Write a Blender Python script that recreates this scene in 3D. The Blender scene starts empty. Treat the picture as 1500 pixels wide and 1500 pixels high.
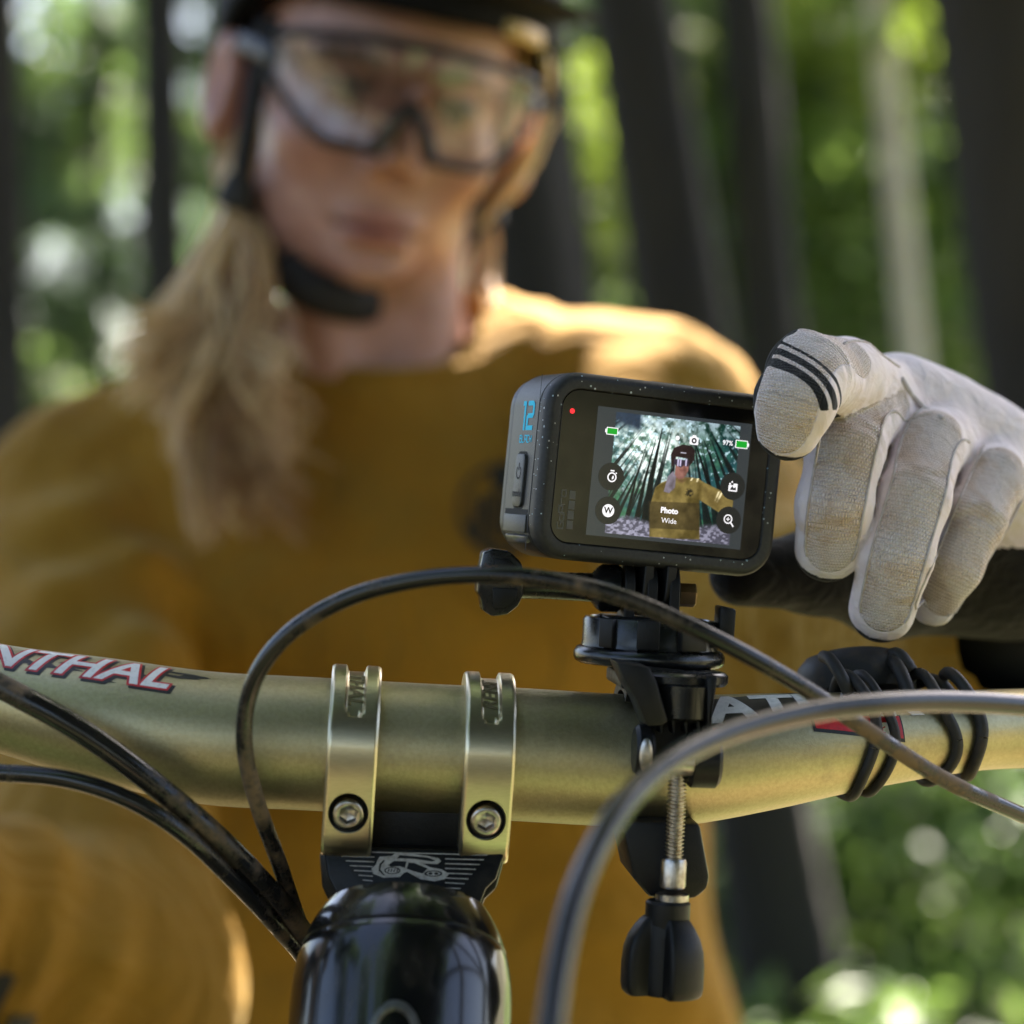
import bpy, bmesh, math, random
import numpy as np
from mathutils import Vector, Matrix
from mathutils.bvhtree import BVHTree

random.seed(7); RNG = np.random.default_rng(11)
SC = bpy.context.scene
COL = SC.collection
R = math.radians

# ------------------------------------------------------------------ camera
FPX = 3300.0                      # focal length in pixels of the 1500 px square picture
CAMZ = 1.05
cd = bpy.data.cameras.new('camera'); CAM = bpy.data.objects.new('camera', cd); COL.objects.link(CAM)
CAM.location = (0, 0, CAMZ); CAM.rotation_euler = (R(90), 0, 0)
cd.sensor_width = 36; cd.sensor_fit = 'HORIZONTAL'; cd.lens = 36 * FPX / 1500
cd.clip_start = 0.05; cd.clip_end = 600
cd.dof.use_dof = True; cd.dof.focus_distance = 0.607; cd.dof.aperture_fstop = 7.0
SC.camera = CAM
# ------------------------------------------------------------------ sky, sun, exposure
SUN_ELEV, SUN_AZ = 50.0, 23.0     # azimuth measured from +Y (straight ahead) towards +X
SKY_STRENGTH, SUN_STRENGTH, EXPOSURE = 0.047, 5.0, 3.45
w = bpy.data.worlds.new('World'); SC.world = w; w.use_nodes = True
nt = w.node_tree; nt.nodes.clear()
sky = nt.nodes.new('ShaderNodeTexSky'); sky.sky_type = 'NISHITA'; sky.sun_disc = False
sky.sun_elevation = R(SUN_ELEV); sky.sun_rotation = R(SUN_AZ)
sky.air_density = 1.0; sky.dust_density = 3.0; sky.ozone_density = 1.0
bg = nt.nodes.new('ShaderNodeBackground'); bg.inputs[1].default_value = SKY_STRENGTH
wo = nt.nodes.new('ShaderNodeOutputWorld')
nt.links.new(sky.outputs[0], bg.inputs[0]); nt.links.new(bg.outputs[0], wo.inputs[0])
ld = bpy.data.lights.new('sun', 'SUN'); SUN = bpy.data.objects.new('sun', ld); COL.objects.link(SUN)
ld.energy = SUN_STRENGTH; ld.angle = R(0.5); ld.color = (1.0, 0.93, 0.80)
SUNDIR = Vector((math.sin(R(SUN_AZ)) * math.cos(R(SUN_ELEV)), math.cos(R(SUN_AZ)) * math.cos(R(SUN_ELEV)), math.sin(R(SUN_ELEV))))
SUN.rotation_euler = SUNDIR.to_track_quat('Z', 'Y').to_euler(); SUN.location = (3, 6, 9)
vs = SC.view_settings
SC.display_settings.display_device = 'sRGB'
vs.view_transform = 'Standard'; vs.look = 'None'; vs.gamma = 1.0; vs.exposure = EXPOSURE; vs.use_curve_mapping = False
try:
    vs.use_white_balance = True; vs.white_balance_temperature = 6500; vs.white_balance_tint = 14
except Exception: pass
SC.render.engine = 'CYCLES'
cy = SC.cycles
cy.use_denoising = True; cy.max_bounces = 8; cy.diffuse_bounces = 4; cy.glossy_bounces = 4
cy.transmission_bounces = 6; cy.transparent_max_bounces = 12
cy.caustics_reflective = False; cy.caustics_refractive = False; cy.sample_clamp_indirect = 6.0

# ------------------------------------------------------------------ helpers
def P(px, py, d):
    """point seen at pixel (px, py) of the 1500 px picture, d metres in front of the camera"""
    return Vector(((px - 750) / FPX * d, d, CAMZ - (py - 750) / FPX * d))

WM = {}
def empty(name, loc, label=None, cat=None, group=None, rot=None):
    o = bpy.data.objects.new(name, None); COL.objects.link(o); o.empty_display_size = 0.05
    m = Matrix.Translation(Vector(loc))
    if rot is not None: m = m @ rot
    o.matrix_world = m; WM[o.name] = m
    tag(o, label, cat, group); return o
def tag(o, label=None, cat=None, group=None, kind=None):
    if label: o['label'] = label
    if cat: o['category'] = cat
    if group: o['group'] = group
    if kind: o['kind'] = kind
    return o
def mesh(name, geo, mat=None, smooth=True):
    v, f = geo
    me = bpy.data.meshes.new(name)
    me.from_pydata([tuple(map(float, p)) for p in v] if not isinstance(v, np.ndarray) else v.tolist(), [], f if not isinstance(f, np.ndarray) else f.tolist())
    me.update()
    if mat: me.materials.append(mat)
    if smooth == True: me.shade_smooth()
    elif smooth: me.shade_smooth(); me.set_sharp_from_angle(angle=R(smooth))
    return me
def obj(name, geo, mat, parent=None, space='L', smooth=True):
    me = geo if isinstance(geo, bpy.types.Mesh) else mesh(name, geo, mat, smooth)
    o = bpy.data.objects.new(name, me); COL.objects.link(o)
    if parent is not None:
        o.parent = parent
        if space == 'W': o.matrix_parent_inverse = WM[parent.name].inverted(); WM[o.name] = Matrix.Identity(4)
        else: WM[o.name] = WM[parent.name]
    else: WM[o.name] = Matrix.Identity(4)
    return o
def attr(me, name, arr, typ='FLOAT'):
    a = me.attributes.new(name, typ, 'POINT')
    if typ == 'FLOAT': a.data.foreach_set('value', np.asarray(arr, np.float32).ravel())
    elif typ == 'FLOAT_VECTOR': a.data.foreach_set('vector', np.asarray(arr, np.float32).ravel())
    else: a.data.foreach_set('color', np.asarray(arr, np.float32).ravel())
def merge(*gs):
    V, F = [], []
    for v, f in gs:
        n = len(V); V.extend(list(v)); F.extend([tuple(i + n for i in q) for q in f])
    return V, F
def xf(g, M):
    return [M @ Vector(p) for p in g[0]], g[1]
def MT(x, y, z): return Matrix.Translation((x, y, z))
def RX(a): return Matrix.Rotation(R(a), 4, 'X')
def RY(a): return Matrix.Rotation(R(a), 4, 'Y')
def RZ(a): return Matrix.Rotation(R(a), 4, 'Z')
def SCL(x, y, z): return Matrix.Diagonal((x, y, z, 1))

def spline(pts, n):
    """Catmull-Rom through rows of any width, n samples, near even spacing"""
    p = np.array(pts, float); k = len(p)
    q = np.vstack([2 * p[0] - p[1], p, 2 * p[-1] - p[-2]])
    out = []
    for i in range(k - 1):
        a, b, c, d = q[i], q[i + 1], q[i + 2], q[i + 3]
        for t in np.linspace(0, 1, 24, endpoint=False):
            out.append(0.5 * (2 * b + (c - a) * t + (2 * a - 5 * b + 4 * c - d) * t * t + (3 * b - a - 3 * c + d) * t ** 3))
    out.append(p[-1]); out = np.array(out)
    s = np.r_[0, np.cumsum(np.linalg.norm(np.diff(out[:, :3], axis=0), axis=1))]
    ss = np.linspace(0, s[-1], n)
    return np.stack([np.interp(ss, s, out[:, j]) for j in range(out.shape[1])], 1)
def frames(c, up=(0, 0, 1)):
    T = np.gradient(c, axis=0); T /= np.linalg.norm(T, axis=1)[:, None]
    u = np.array(up, float); N = []
    for t in T:
        u = u - t * np.dot(u, t); u /= np.linalg.norm(u); N.append(u.copy())
    N = np.array(N); return T, N, np.cross(T, N)
def tube(c, r, seg=12, caps=True, up=(0, 0, 1), flat=1.0):
    c = np.array([tuple(p) for p in c], float); r = np.broadcast_to(np.array(r, float), (len(c),))
    T, N, B = frames(c, up if abs(np.dot((c[1] - c[0]) / np.linalg.norm(c[1] - c[0]), up)) < .95 else (1, 0, 0))
    a = np.linspace(0, 2 * np.pi, seg, endpoint=False)
    v = c[:, None] + r[:, None, None] * (np.cos(a)[None, :, None] * N[:, None] + flat * np.sin(a)[None, :, None] * B[:, None])
    n = len(c); v = v.reshape(-1, 3)
    f = [(i * seg + j, i * seg + (j + 1) % seg, (i + 1) * seg + (j + 1) % seg, (i + 1) * seg + j) for i in range(n - 1) for j in range(seg)]
    v = [tuple(p) for p in v]
    if caps:
        f.append(tuple(reversed(range(seg)))); f.append(tuple(range((n - 1) * seg, n * seg)))
    return v, f
def lathe(prof, seg=32, cap=True):
    """profile [(r, z)] turned about Z"""
    v, f = [], []
    for r, z in prof:
        for j in range(seg):
            a = 2 * math.pi * j / seg; v.append((r * math.cos(a), r * math.sin(a), z))
    for i in range(len(prof) - 1):
        for j in range(seg):
            f.append((i * seg + j, i * seg + (j + 1) % seg, (i + 1) * seg + (j + 1) % seg, (i + 1) * seg + j))
    if cap:
        f.append(tuple(reversed(range(seg)))); f.append(tuple(range((len(prof) - 1) * seg, len(prof) * seg)))
    return v, f
def bm_out(bm):
    bm.verts.index_update(); g = ([v.co.copy() for v in bm.verts], [tuple(v.index for v in f.verts) for f in bm.faces]); bm.free(); return g
def bevelled(g, w, seg=2, ang=30):
    bm = bmesh.new(); vs_ = [bm.verts.new(p) for p in g[0]]
    for f in g[1]:
        try: bm.faces.new([vs_[i] for i in f])
        except ValueError: pass
    bmesh.ops.recalc_face_normals(bm, faces=bm.faces)
    e = [e for e in bm.edges if len(e.link_faces) == 2 and e.calc_face_angle(0) > R(ang)]
    bmesh.ops.bevel(bm, geom=e, offset=w, segments=seg, profile=0.5, affect='EDGES', clamp_overlap=True)
    return bm_out(bm)
def box(x0, x1, y0, y1, z0, z1, bev=0, seg=2):
    v = [(x, y, z) for x in (x0, x1) for y in (y0, y1) for z in (z0, z1)]
    f = [(0, 1, 3, 2), (4, 6, 7, 5), (0, 4, 5, 1), (2, 3, 7, 6), (0, 2, 6, 4), (1, 5, 7, 3)]
    return bevelled((v, f), bev, seg) if bev else (v, f)
def prism(poly, y0, y1, bev=0, seg=2):
    """polygon of (x, z), extruded along y"""
    n = len(poly)
    v = [(x, y0, z) for x, z in poly] + [(x, y1, z) for x, z in poly]
    f = [tuple(range(n)), tuple(reversed(range(n, 2 * n)))] + [(i, i + n, (i + 1) % n + n, (i + 1) % n) for i in range(n)]
    return bevelled((v, f), bev, seg) if bev else (v, f)
def rrect(w_, h_, r, n=8, cx=0, cz=0):
    p = []
    for sx, sz, a0 in ((1, 1, 0), (-1, 1, 90), (-1, -1, 180), (1, -1, 270)):
        for k in range(n + 1):
            a = R(a0 + 90 * k / n)
            p.append((cx + sx * (w_ / 2 - r) + r * math.cos(a), cz + sz * (h_ / 2 - r) + r * math.sin(a)))
    return p
def flat(poly, y=0.0):
    """flat polygon(s) in the xz plane"""
    return [(x, y, z) for x, z in poly], [tuple(range(len(poly)))]
def ringpoly(cx, cz, r0, r1, y=0.0, n=28, a0=0, a1=360):
    v, f = [], []
    full = abs(a1 - a0) >= 360; m = n if full else n + 1
    for k in range(m):
        a = R(a0 + (a1 - a0) * k / n)
        v += [(cx + r0 * math.cos(a), y, cz + r0 * math.sin(a)), (cx + r1 * math.cos(a), y, cz + r1 * math.sin(a))]
    for k in range(n):
        i, j = 2 * k, 2 * ((k + 1) % m); f.append((i, i + 1, j + 1, j))
    return v, f
def disc(cx, cz, r, y=0.0, n=24):
    return flat([(cx + r * math.cos(2 * math.pi * k / n), cz + r * math.sin(2 * math.pi * k / n)) for k in range(n)], y)
def strokes(lines, wd, y=0.0):
    """flat mitred ribbons along polylines in xz"""
    V, F = [], []
    for L in lines:
        p = np.array(L, float); n = len(p); b = len(V)
        for i in range(n):
            d0 = p[i] - p[i - 1] if i else p[1] - p[0]
            d1 = p[i + 1] - p[i] if i < n - 1 else p[-1] - p[-2]
            d0 = d0 / np.linalg.norm(d0); d1 = d1 / np.linalg.norm(d1)
            t = d0 + d1; t /= max(1e-6, np.linalg.norm(t)); nn = np.array([-t[1], t[0]])
            k = min(2.0, 1 / max(.3, np.dot(nn, [-d1[1], d1[0]]))) * wd / 2
            a = p[i] + nn * k; c = p[i] - nn * k
            V += [(a[0], y, a[1]), (c[0], y, c[1])]
        F += [(b + 2 * i, b + 2 * i + 1, b + 2 * i + 3, b + 2 * i + 2) for i in range(n - 1)]
    return V, F
def text(s, size, offset=0.0, shear=0.0, align='CENTER', spacing=1.0):
    """lettering as flat geometry in the xz plane"""
    c = bpy.data.curves.new('t', 'FONT'); c.body = s; c.size = size; c.offset = offset; c.shear = shear
    c.align_x = align; c.align_y = 'CENTER'; c.space_character = spacing; c.resolution_u = 3; c.fill_mode = 'FRONT'
    o = bpy.data.objects.new('t', c); COL.objects.link(o)
    dg = bpy.context.evaluated_depsgraph_get(); me = o.evaluated_get(dg).to_mesh()
    g = ([(v.co.x, 0.0, v.co.y) for v in me.vertices], [tuple(p.vertices) for p in me.polygons])
    o.evaluated_get(dg).to_mesh_clear(); bpy.data.objects.remove(o); bpy.data.curves.remove(c)
    return g
def subdivide(g, maxlen):
    bm = bmesh.new(); vs_ = [bm.verts.new(p) for p in g[0]]
    for f in g[1]:
        try: bm.faces.new([vs_[i] for i in f])
        except ValueError: pass
    bmesh.ops.remove_doubles(bm, verts=bm.verts, dist=1e-7)
    bmesh.ops.triangulate(bm, faces=bm.faces)
    for _ in range(5):
        e = [e for e in bm.edges if e.calc_length() > maxlen]
        if not e: break
        bmesh.ops.subdivide_edges(bm, edges=e, cuts=1); bmesh.ops.triangulate(bm, faces=[f for f in bm.faces if len(f.verts) > 3])
    return bm_out(bm)

# ---- signed distance modelling: smooth unions meshed with naive surface nets
def s_cone(p, a, b, ra, rb):
    a = np.array(a, np.float32); ab = np.array(b, np.float32) - a
    x, y, z = p[0] - a[0], p[1] - a[1], p[2] - a[2]
    t = np.clip((x * ab[0] + y * ab[1] + z * ab[2]) / np.float32(ab @ ab), 0, 1)
    return np.sqrt((x - t * ab[0]) ** 2 + (y - t * ab[1]) ** 2 + (z - t * ab[2]) ** 2) - (ra + (rb - ra) * t)
def s_ell(p, c, r):
    x, y, z = p[0] - c[0], p[1] - c[1], p[2] - c[2]
    k0 = np.sqrt((x / r[0]) ** 2 + (y / r[1]) ** 2 + (z / r[2]) ** 2)
    k1 = np.sqrt((x / r[0] ** 2) ** 2 + (y / r[1] ** 2) ** 2 + (z / r[2] ** 2) ** 2) + 1e-9
    return k0 * (k0 - 1) / k1
def smin(a, b, k):
    h = np.clip(0.5 + 0.5 * (b - a) / k, 0, 1); return b + (a - b) * h - k * h * (1 - h)
def smax(a, b, k): return -smin(-a, -b, k)
def grid(lo, hi, h):
    ax = [np.arange(l, u + h, h, dtype=np.float32) for l, u in zip(lo, hi)]
    return ax, np.meshgrid(*ax, indexing='ij', copy=True)
def surfnet(val, ax):
    s = val < 0; n = val.shape
    cs = [(i, j, k) for i in (0, 1) for j in (0, 1) for k in (0, 1)]
    sub = lambda A, c: A[c[0]:n[0] - 1 + c[0], c[1]:n[1] - 1 + c[1], c[2]:n[2] - 1 + c[2]]
    cnt = sum(sub(s, c).astype(np.int8) for c in cs); act = (cnt > 0) & (cnt < 8)
    idx = np.full(act.shape, -1, np.int64); I = np.argwhere(act); idx[act] = np.arange(len(I))
    acc = np.zeros((len(I), 3)); num = np.zeros(len(I))
    cv = {c: val[I[:, 0] + c[0], I[:, 1] + c[1], I[:, 2] + c[2]] for c in cs}
    for c in cs:
        for d in range(3):
            if c[d] == 0:
                e = list(c); e[d] = 1; e = tuple(e); a, b = cv[c], cv[e]
                m = (a < 0) != (b < 0); t = np.where(m, a / np.where(m, a - b, 1), 0)
                q = np.tile(np.array(c, float), (len(I), 1)); q[:, d] += t
                acc[m] += q[m]; num[m] += 1
    q = I + acc / num[:, None]; h = [a[1] - a[0] for a in ax]
    V = np.stack([ax[d][0] + q[:, d] * h[d] for d in range(3)], 1); F = []
    for d in range(3):
        u, w_ = (d + 1) % 3, (d + 2) % 3
        sl0 = [slice(None)] * 3; sl1 = [slice(None)] * 3; sl0[d] = slice(0, -1); sl1[d] = slice(1, None)
        A, B = s[tuple(sl0)], s[tuple(sl1)]; ch = np.argwhere(A != B)
        ch = ch[(ch[:, u] > 0) & (ch[:, w_] > 0) & (ch[:, u] < n[u] - 1) & (ch[:, w_] < n[w_] - 1)]
        ins = A[ch[:, 0], ch[:, 1], ch[:, 2]]
        def cell(du, dw):
            c = ch.copy(); c[:, u] -= du; c[:, w_] -= dw; return idx[c[:, 0], c[:, 1], c[:, 2]]
        Q = np.stack([cell(1, 1), cell(0, 1), cell(0, 0), cell(1, 0)], 1)
        Q[~ins] = Q[~ins][:, ::-1]; F.append(Q)
    F = np.vstack(F); return V, F[(F >= 0).all(1)]

# ------------------------------------------------------------------ materials
MATS = {}
def nodes(name):
    m = bpy.data.materials.new(name); m.use_nodes = True; n = m.node_tree
    b = n.nodes['Principled BSDF']; MATS[name] = m; return m, n, b
def N(n, t, **k):
    o = n.nodes.new('ShaderNode' + t)
    for a, v in k.items():
        if a in o.inputs: o.inputs[a].default_value = v
        else: setattr(o, a, v)
    return o
def ramp(n, stops, interp='LINEAR'):
    r = n.nodes.new('ShaderNodeValToRGB'); e = r.color_ramp.elements; r.color_ramp.interpolation = interp
    while len(e) < len(stops): e.new(0.5)
    for x, (p, c) in zip(e, stops):
        x.position = p; x.color = (*c, 1) if len(c) == 3 else c
    return r
def col4(c): return (*c, 1)
def mat(name, c, rough=.5, metal=0, c2=None, scale=60, detail=5, lo=.4, hi=.65, bump=0, bscale=None, rough2=None, coat=0, stretch=None, spec=None, sss=0, bdist=.0004):
    m, n, b = nodes(name); L = n.links.new
    b.inputs['Base Color'].default_value = col4(c); b.inputs['Roughness'].default_value = rough; b.inputs['Metallic'].default_value = metal
    if coat: b.inputs['Coat Weight'].default_value = coat; b.inputs['Coat Roughness'].default_value = .08
    if spec is not None: b.inputs['Specular IOR Level'].default_value = spec
    if sss: b.inputs['Subsurface Weight'].default_value = sss; b.inputs['Subsurface Radius'].default_value = (.012, .004, .002); b.inputs['Subsurface Scale'].default_value = 1
    tc = N(n, 'TexCoord'); vec = tc.outputs['Object']
    if stretch:
        mp = N(n, 'Mapping'); mp.inputs['Scale'].default_value = stretch; L(vec, mp.inputs[0]); vec = mp.outputs[0]
    if c2:
        nz = N(n, 'TexNoise', Scale=scale, Detail=detail, Roughness=.62); L(vec, nz.inputs['Vector'])
        r = ramp(n, [(lo, c), (hi, c2)]); L(nz.outputs[0], r.inputs[0]); L(r.outputs[0], b.inputs['Base Color'])
        if rough2 is not None:
            rr = ramp(n, [(lo, (rough,) * 3), (hi, (rough2,) * 3)]); L(nz.outputs[0], rr.inputs[0]); L(rr.outputs[0], b.inputs['Roughness'])
    if bump:
        nb = N(n, 'TexNoise', Scale=bscale or scale, Detail=4, Roughness=.6); L(vec, nb.inputs['Vector'])
        bp = N(n, 'Bump', Strength=bump, Distance=bdist); L(nb.outputs[0], bp.inputs['Height']); L(bp.outputs[0], b.inputs['Normal'])
    return m
def emit(name, c, s=1.0):
    m, n, b = nodes(name); b.inputs['Base Color'].default_value = (0, 0, 0, 1); b.inputs['Roughness'].default_value = .15
    b.inputs['Emission Color'].default_value = col4(c); b.inputs['Emission Strength'].default_value = s; return m

M_bar = mat('olive_anodised_bar', (.42, .365, .21), .45, 1.0, c2=(.50, .44, .265), scale=900, lo=.35, hi=.7, bump=.35, bscale=1500, bdist=.0002)
M_clamp = mat('machined_clamp', (.60, .525, .35), .30, 1.0, c2=(.68, .60, .42), scale=300, stretch=(1, 14, 14), bump=.12, bscale=350, bdist=.0001)
M_steel = mat('bolt_steel', (.52, .49, .46), .28, 1.0, c2=(.33, .29, .25), scale=500, bump=.1)
M_brass = mat('brass_nut', (.55, .36, .18), .3, 1.0)
M_blackplastic = mat('black_plastic', (.0045, .0045, .005), .40, c2=(.008, .0075, .007), scale=400, bump=.25, bscale=2500, rough2=.5, spec=.3)
M_glossplastic = mat('gloss_black_plastic', (.006, .006, .0065), .2, c2=(.010, .010, .009), scale=150, rough2=.32)
M_stem = mat('stem_black', (.004, .004, .0045), .38, c2=(.014, .012, .010), scale=260, lo=.5, hi=.8, rough2=.6, bump=.2, bscale=1200, spec=.25)
M_print = mat('grey_white_print', (.42, .39, .35), .5, c2=(.26, .23, .2), scale=700)
M_headtube = mat('gloss_frame_paint', (.006, .006, .007), .15, c2=(.03, .024, .018), scale=45, lo=.48, hi=.8, rough2=.4, coat=.35, stretch=(3, 3, .35))
M_badge = mat('badge_silver', (.20, .20, .20), .4, .8, c2=(.13, .13, .13), scale=300)
M_hole = mat('bolt_recess', (.012, .011, .01), .7)
M_grip = mat('rubber_grip', (.02, .02, .02), .8, bump=.5, bscale=400)
M_white = mat('decal_white', (.78, .76, .74), .35, c2=(.55, .54, .53), scale=900, lo=.5, hi=.8)
M_red = mat('decal_red', (.60, .02, .025), .35, c2=(.45, .015, .02), scale=500)
M_black = mat('decal_black', (.012, .012, .012), .4, c2=(.05, .045, .035), scale=900, lo=.55, hi=.8)
def cable_mat(name, dirt):
    m, n, b = nodes(name); L = n.links.new
    tc = N(n, 'TexCoord'); a = N(n, 'TexNoise', Scale=140, Detail=8, Roughness=.7); a2 = N(n, 'TexNoise', Scale=28, Detail=3)
    L(tc.outputs['Object'], a.inputs['Vector']); L(tc.outputs['Object'], a2.inputs['Vector'])
    mu = N(n, 'Math', operation='MULTIPLY'); L(a.outputs[0], mu.inputs[0]); L(a2.outputs[0], mu.inputs[1])
    r = ramp(n, [(dirt, (.014, .013, .012)), (dirt + .05, (.045, .033, .022)), (dirt + .12, (.16, .105, .06))]); L(mu.outputs[0], r.inputs[0]); L(r.outputs[0], b.inputs['Base Color'])
    rr = ramp(n, [(dirt, (.14,) * 3), (dirt + .1, (.75,) * 3)]); L(mu.outputs[0], rr.inputs[0]); L(rr.outputs[0], b.inputs['Roughness'])
    bp = N(n, 'Bump', Strength=.4, Distance=.0004); L(mu.outputs[0], bp.inputs['Height']); L(bp.outputs[0], b.inputs['Normal']); return m
M_cable = cable_mat('cable_housing_dusty', .238); M_cable2 = cable_mat('cable_housing_clean', .40)
M_rubber = mat('dusty_rubber', (.014, .013, .013), .6, c2=(.07, .05, .032), scale=160, lo=.5, hi=.75, rough2=.9, bump=.4)

# dust and rubbed dirt on the bar
n = M_bar.node_tree; b = n.nodes['Principled BSDF']; L = n.links.new
src = b.inputs['Base Color'].links[0].from_socket; tc = N(n, 'TexCoord'); dz = N(n, 'TexNoise', Scale=38, Detail=9, Roughness=.68, Distortion=.5); L(tc.outputs['Object'], dz.inputs['Vector'])
dr = ramp(n, [(.58, (0, 0, 0)), (.86, (.7, .7, .7))]); L(dz.outputs[0], dr.inputs[0]); mx = N(n, 'Mix', data_type='RGBA'); L(dr.outputs[0], mx.inputs[0]); L(src, mx.inputs[6]); mx.inputs[7].default_value = (.27, .21, .13, 1); L(mx.outputs[2], b.inputs['Base Color'])
mr = N(n, 'MapRange'); mr.inputs['To Min'].default_value = 1.0; mr.inputs['To Max'].default_value = .35; L(dr.outputs[0], mr.inputs['Value']); L(mr.outputs[0], b.inputs['Metallic'])
rr_ = N(n, 'MapRange'); rr_.inputs['To Min'].default_value = .44; rr_.inputs['To Max'].default_value = .75; L(dr.outputs[0], rr_.inputs['Value']); L(rr_.outputs[0], b.inputs['Roughness'])
# ================================================================== the wood
def gz(x, y):
    """height of the forest floor"""
    a = max(0., min(1., (y - 1.9) / 3.2)); a = a * a * (3 - 2 * a)
    op = max(0., min(1., (x + .16 * y) / (.12 * y + 1.5))); op = .25 + .75 * op * op * (3 - 2 * op)       # lower skyline on the left
    far = (max(0., y - 11.) * .155 + max(0., y - 22.) * .06) * op
    side = .05 * math.sin(x * .7 + 1) * math.sin(y * .5) + .02 * math.sin(x * 2.3 + y * 1.7)
    return -.52 * a + far + side * a + max(0, -y - 6) * .03
def leaf_mat(name, c, c2, trans, tw=.45):
    m, n, b = nodes(name); L = n.links.new
    at = N(n, 'Attribute', attribute_name='tint'); r = ramp(n, [(0, c), (1, c2)]); L(at.outputs['Fac'], r.inputs[0]); L(r.outputs[0], b.inputs['Base Color']); b.inputs['Roughness'].default_value = .45
    t = N(n, 'BsdfTranslucent'); rt = ramp(n, [(0, tuple(x * .6 for x in trans)), (1, trans)]); L(at.outputs['Fac'], rt.inputs[0]); L(rt.outputs[0], t.inputs[0])
    mx = N(n, 'MixShader'); mx.inputs[0].default_value = tw; L(b.outputs[0], mx.inputs[1]); L(t.outputs[0], mx.inputs[2]); L(mx.outputs[0], n.nodes['Material Output'].inputs[0]); return m
M_leafA = leaf_mat('bright_understory_leaf', (.045, .085, .012), (.075, .135, .02), (.24, .38, .07))
M_leafB = leaf_mat('cool_canopy_leaf', (.035, .060, .024), (.06, .095, .035), (.16, .27, .09))
M_leafC = leaf_mat('yellow_green_leaf', (.065, .095, .014), (.10, .14, .022), (.36, .50, .06))
M_bark = mat('dark_bark', (.011, .009, .0075), .95, c2=(.027, .023, .016), scale=3.2, detail=8, lo=.42, hi=.72, stretch=(1, 1, .3), bump=1.0, bscale=16, bdist=.03)
M_sunbark = mat('pale_bark_painted_sun', (.46, .39, .30), .85, c2=(.60, .53, .42), scale=7, stretch=(1, 1, .5), bump=.8, bscale=14, bdist=.02)  # colour lightened to paint sunlight onto the pale trunk
m, n, b = nodes('leaf_litter'); L = n.links.new; tc = N(n, 'TexCoord')
v1 = N(n, 'TexVoronoi', Scale=16); L(tc.outputs['Object'], v1.inputs['Vector']); nz = N(n, 'TexNoise', Scale=.9, Detail=6); L(tc.outputs['Object'], nz.inputs['Vector'])
r1 = ramp(n, [(0, (.05, .035, .02)), (.5, (.12, .08, .045)), (1, (.19, .13, .075))]); sp = N(n, 'SeparateColor'); L(v1.outputs['Color'], sp.inputs[0]); L(sp.outputs[0], r1.inputs[0])
r2 = ramp(n, [(.42, (0, 0, 0)), (.6, (1, 1, 1))]); L(nz.outputs[0], r2.inputs[0]); mx = N(n, 'Mix', data_type='RGBA'); L(r2.outputs[0], mx.inputs[0]); L(r1.outputs[0], mx.inputs[6]); mx.inputs[7].default_value = (.05, .085, .025, 1)
L(mx.outputs[2], b.inputs['Base Color']); b.inputs['Roughness'].default_value = .95
bp = N(n, 'Bump', Strength=.8, Distance=.03); L(v1.outputs['Distance'], bp.inputs['Height']); L(bp.outputs[0], b.inputs['Normal']); M_litter = m
xs = np.concatenate([np.linspace(-70, -12, 24), np.linspace(-11, 11, 60), np.linspace(12, 70, 24)]); ys = np.concatenate([np.linspace(-40, -5, 14), np.linspace(-4, 20, 70), np.linspace(21, 110, 40)])
gv = [(x, y, gz(x, y)) for x in xs for y in ys]; ny = len(ys)
gf = [(i * ny + j, (i + 1) * ny + j, (i + 1) * ny + j + 1, i * ny + j + 1) for i in range(len(xs) - 1) for j in range(ny - 1)]
tag(obj('ground', (gv, gf), M_litter), 'leaf-littered forest floor falling away behind the rider', kind='structure')

def leaves(centers, n_per, spread, size, seed, flatten=.6):
    """a foliage mesh: diamond leaves scattered round cluster centres"""
    g = np.random.default_rng(seed); c = np.repeat(np.array(centers, float), n_per, axis=0); N_ = len(c)
    p = c + g.normal(0, 1, (N_, 3)) * spread * np.array((1, 1, flatten))
    a = g.normal(0, 1, (N_, 3)); a[:, 2] *= .5; a /= np.linalg.norm(a, axis=1)[:, None]
    nrm_ = g.normal(0, 1, (N_, 3)); nrm_[:, 2] += 1.1; b_ = np.cross(nrm_, a); b_ /= np.linalg.norm(b_, axis=1)[:, None]
    up_ = np.cross(a, b_); s = size * g.uniform(.6, 1.3, (N_, 1))
    v = np.stack([p - a * s * .5, p + b_ * s * .27 + up_ * s * .07, p + a * s * .55, p - b_ * s * .27 + up_ * s * .07], 1).reshape(-1, 3)
    i = np.arange(N_) * 4; f = np.concatenate([np.stack([i, i + 1, i + 2], 1), np.stack([i, i + 2, i + 3], 1)])
    t = np.repeat(np.clip(g.normal(.5, .22, N_) + np.repeat(g.normal(0, .15, len(centers)), n_per), 0, 1), 4)
    return v, f, t
def foliage_mesh(name, m, *a, **k):
    v, f, t = leaves(*a, **k); me = mesh(name, (v, f), m, smooth=False); attr(me, 'tint', t); return me
def blob(n, seed, rx=1, ry=1, rz=1, shell=.55):
    g = np.random.default_rng(seed); d_ = g.normal(0, 1, (n, 3)); d_ /= np.linalg.norm(d_, axis=1)[:, None]
    return d_ * (g.uniform(shell ** 2, 1, (n, 1)) ** .5) * np.array((rx, ry, rz))
SHRUB = [foliage_mesh('foliage', m_, blob(46, s_, 1, 1, 1.05), 44, .17, .155, s_) for s_, m_ in ((1, M_leafA), (2, M_leafC), (3, M_leafA), (4, M_leafB))]
CROWN = [foliage_mesh('crown', M_leafB, blob(70, s_, 1, 1, .8, .2), 62, .13, .10, s_) for s_ in (11, 12, 13)]
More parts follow.
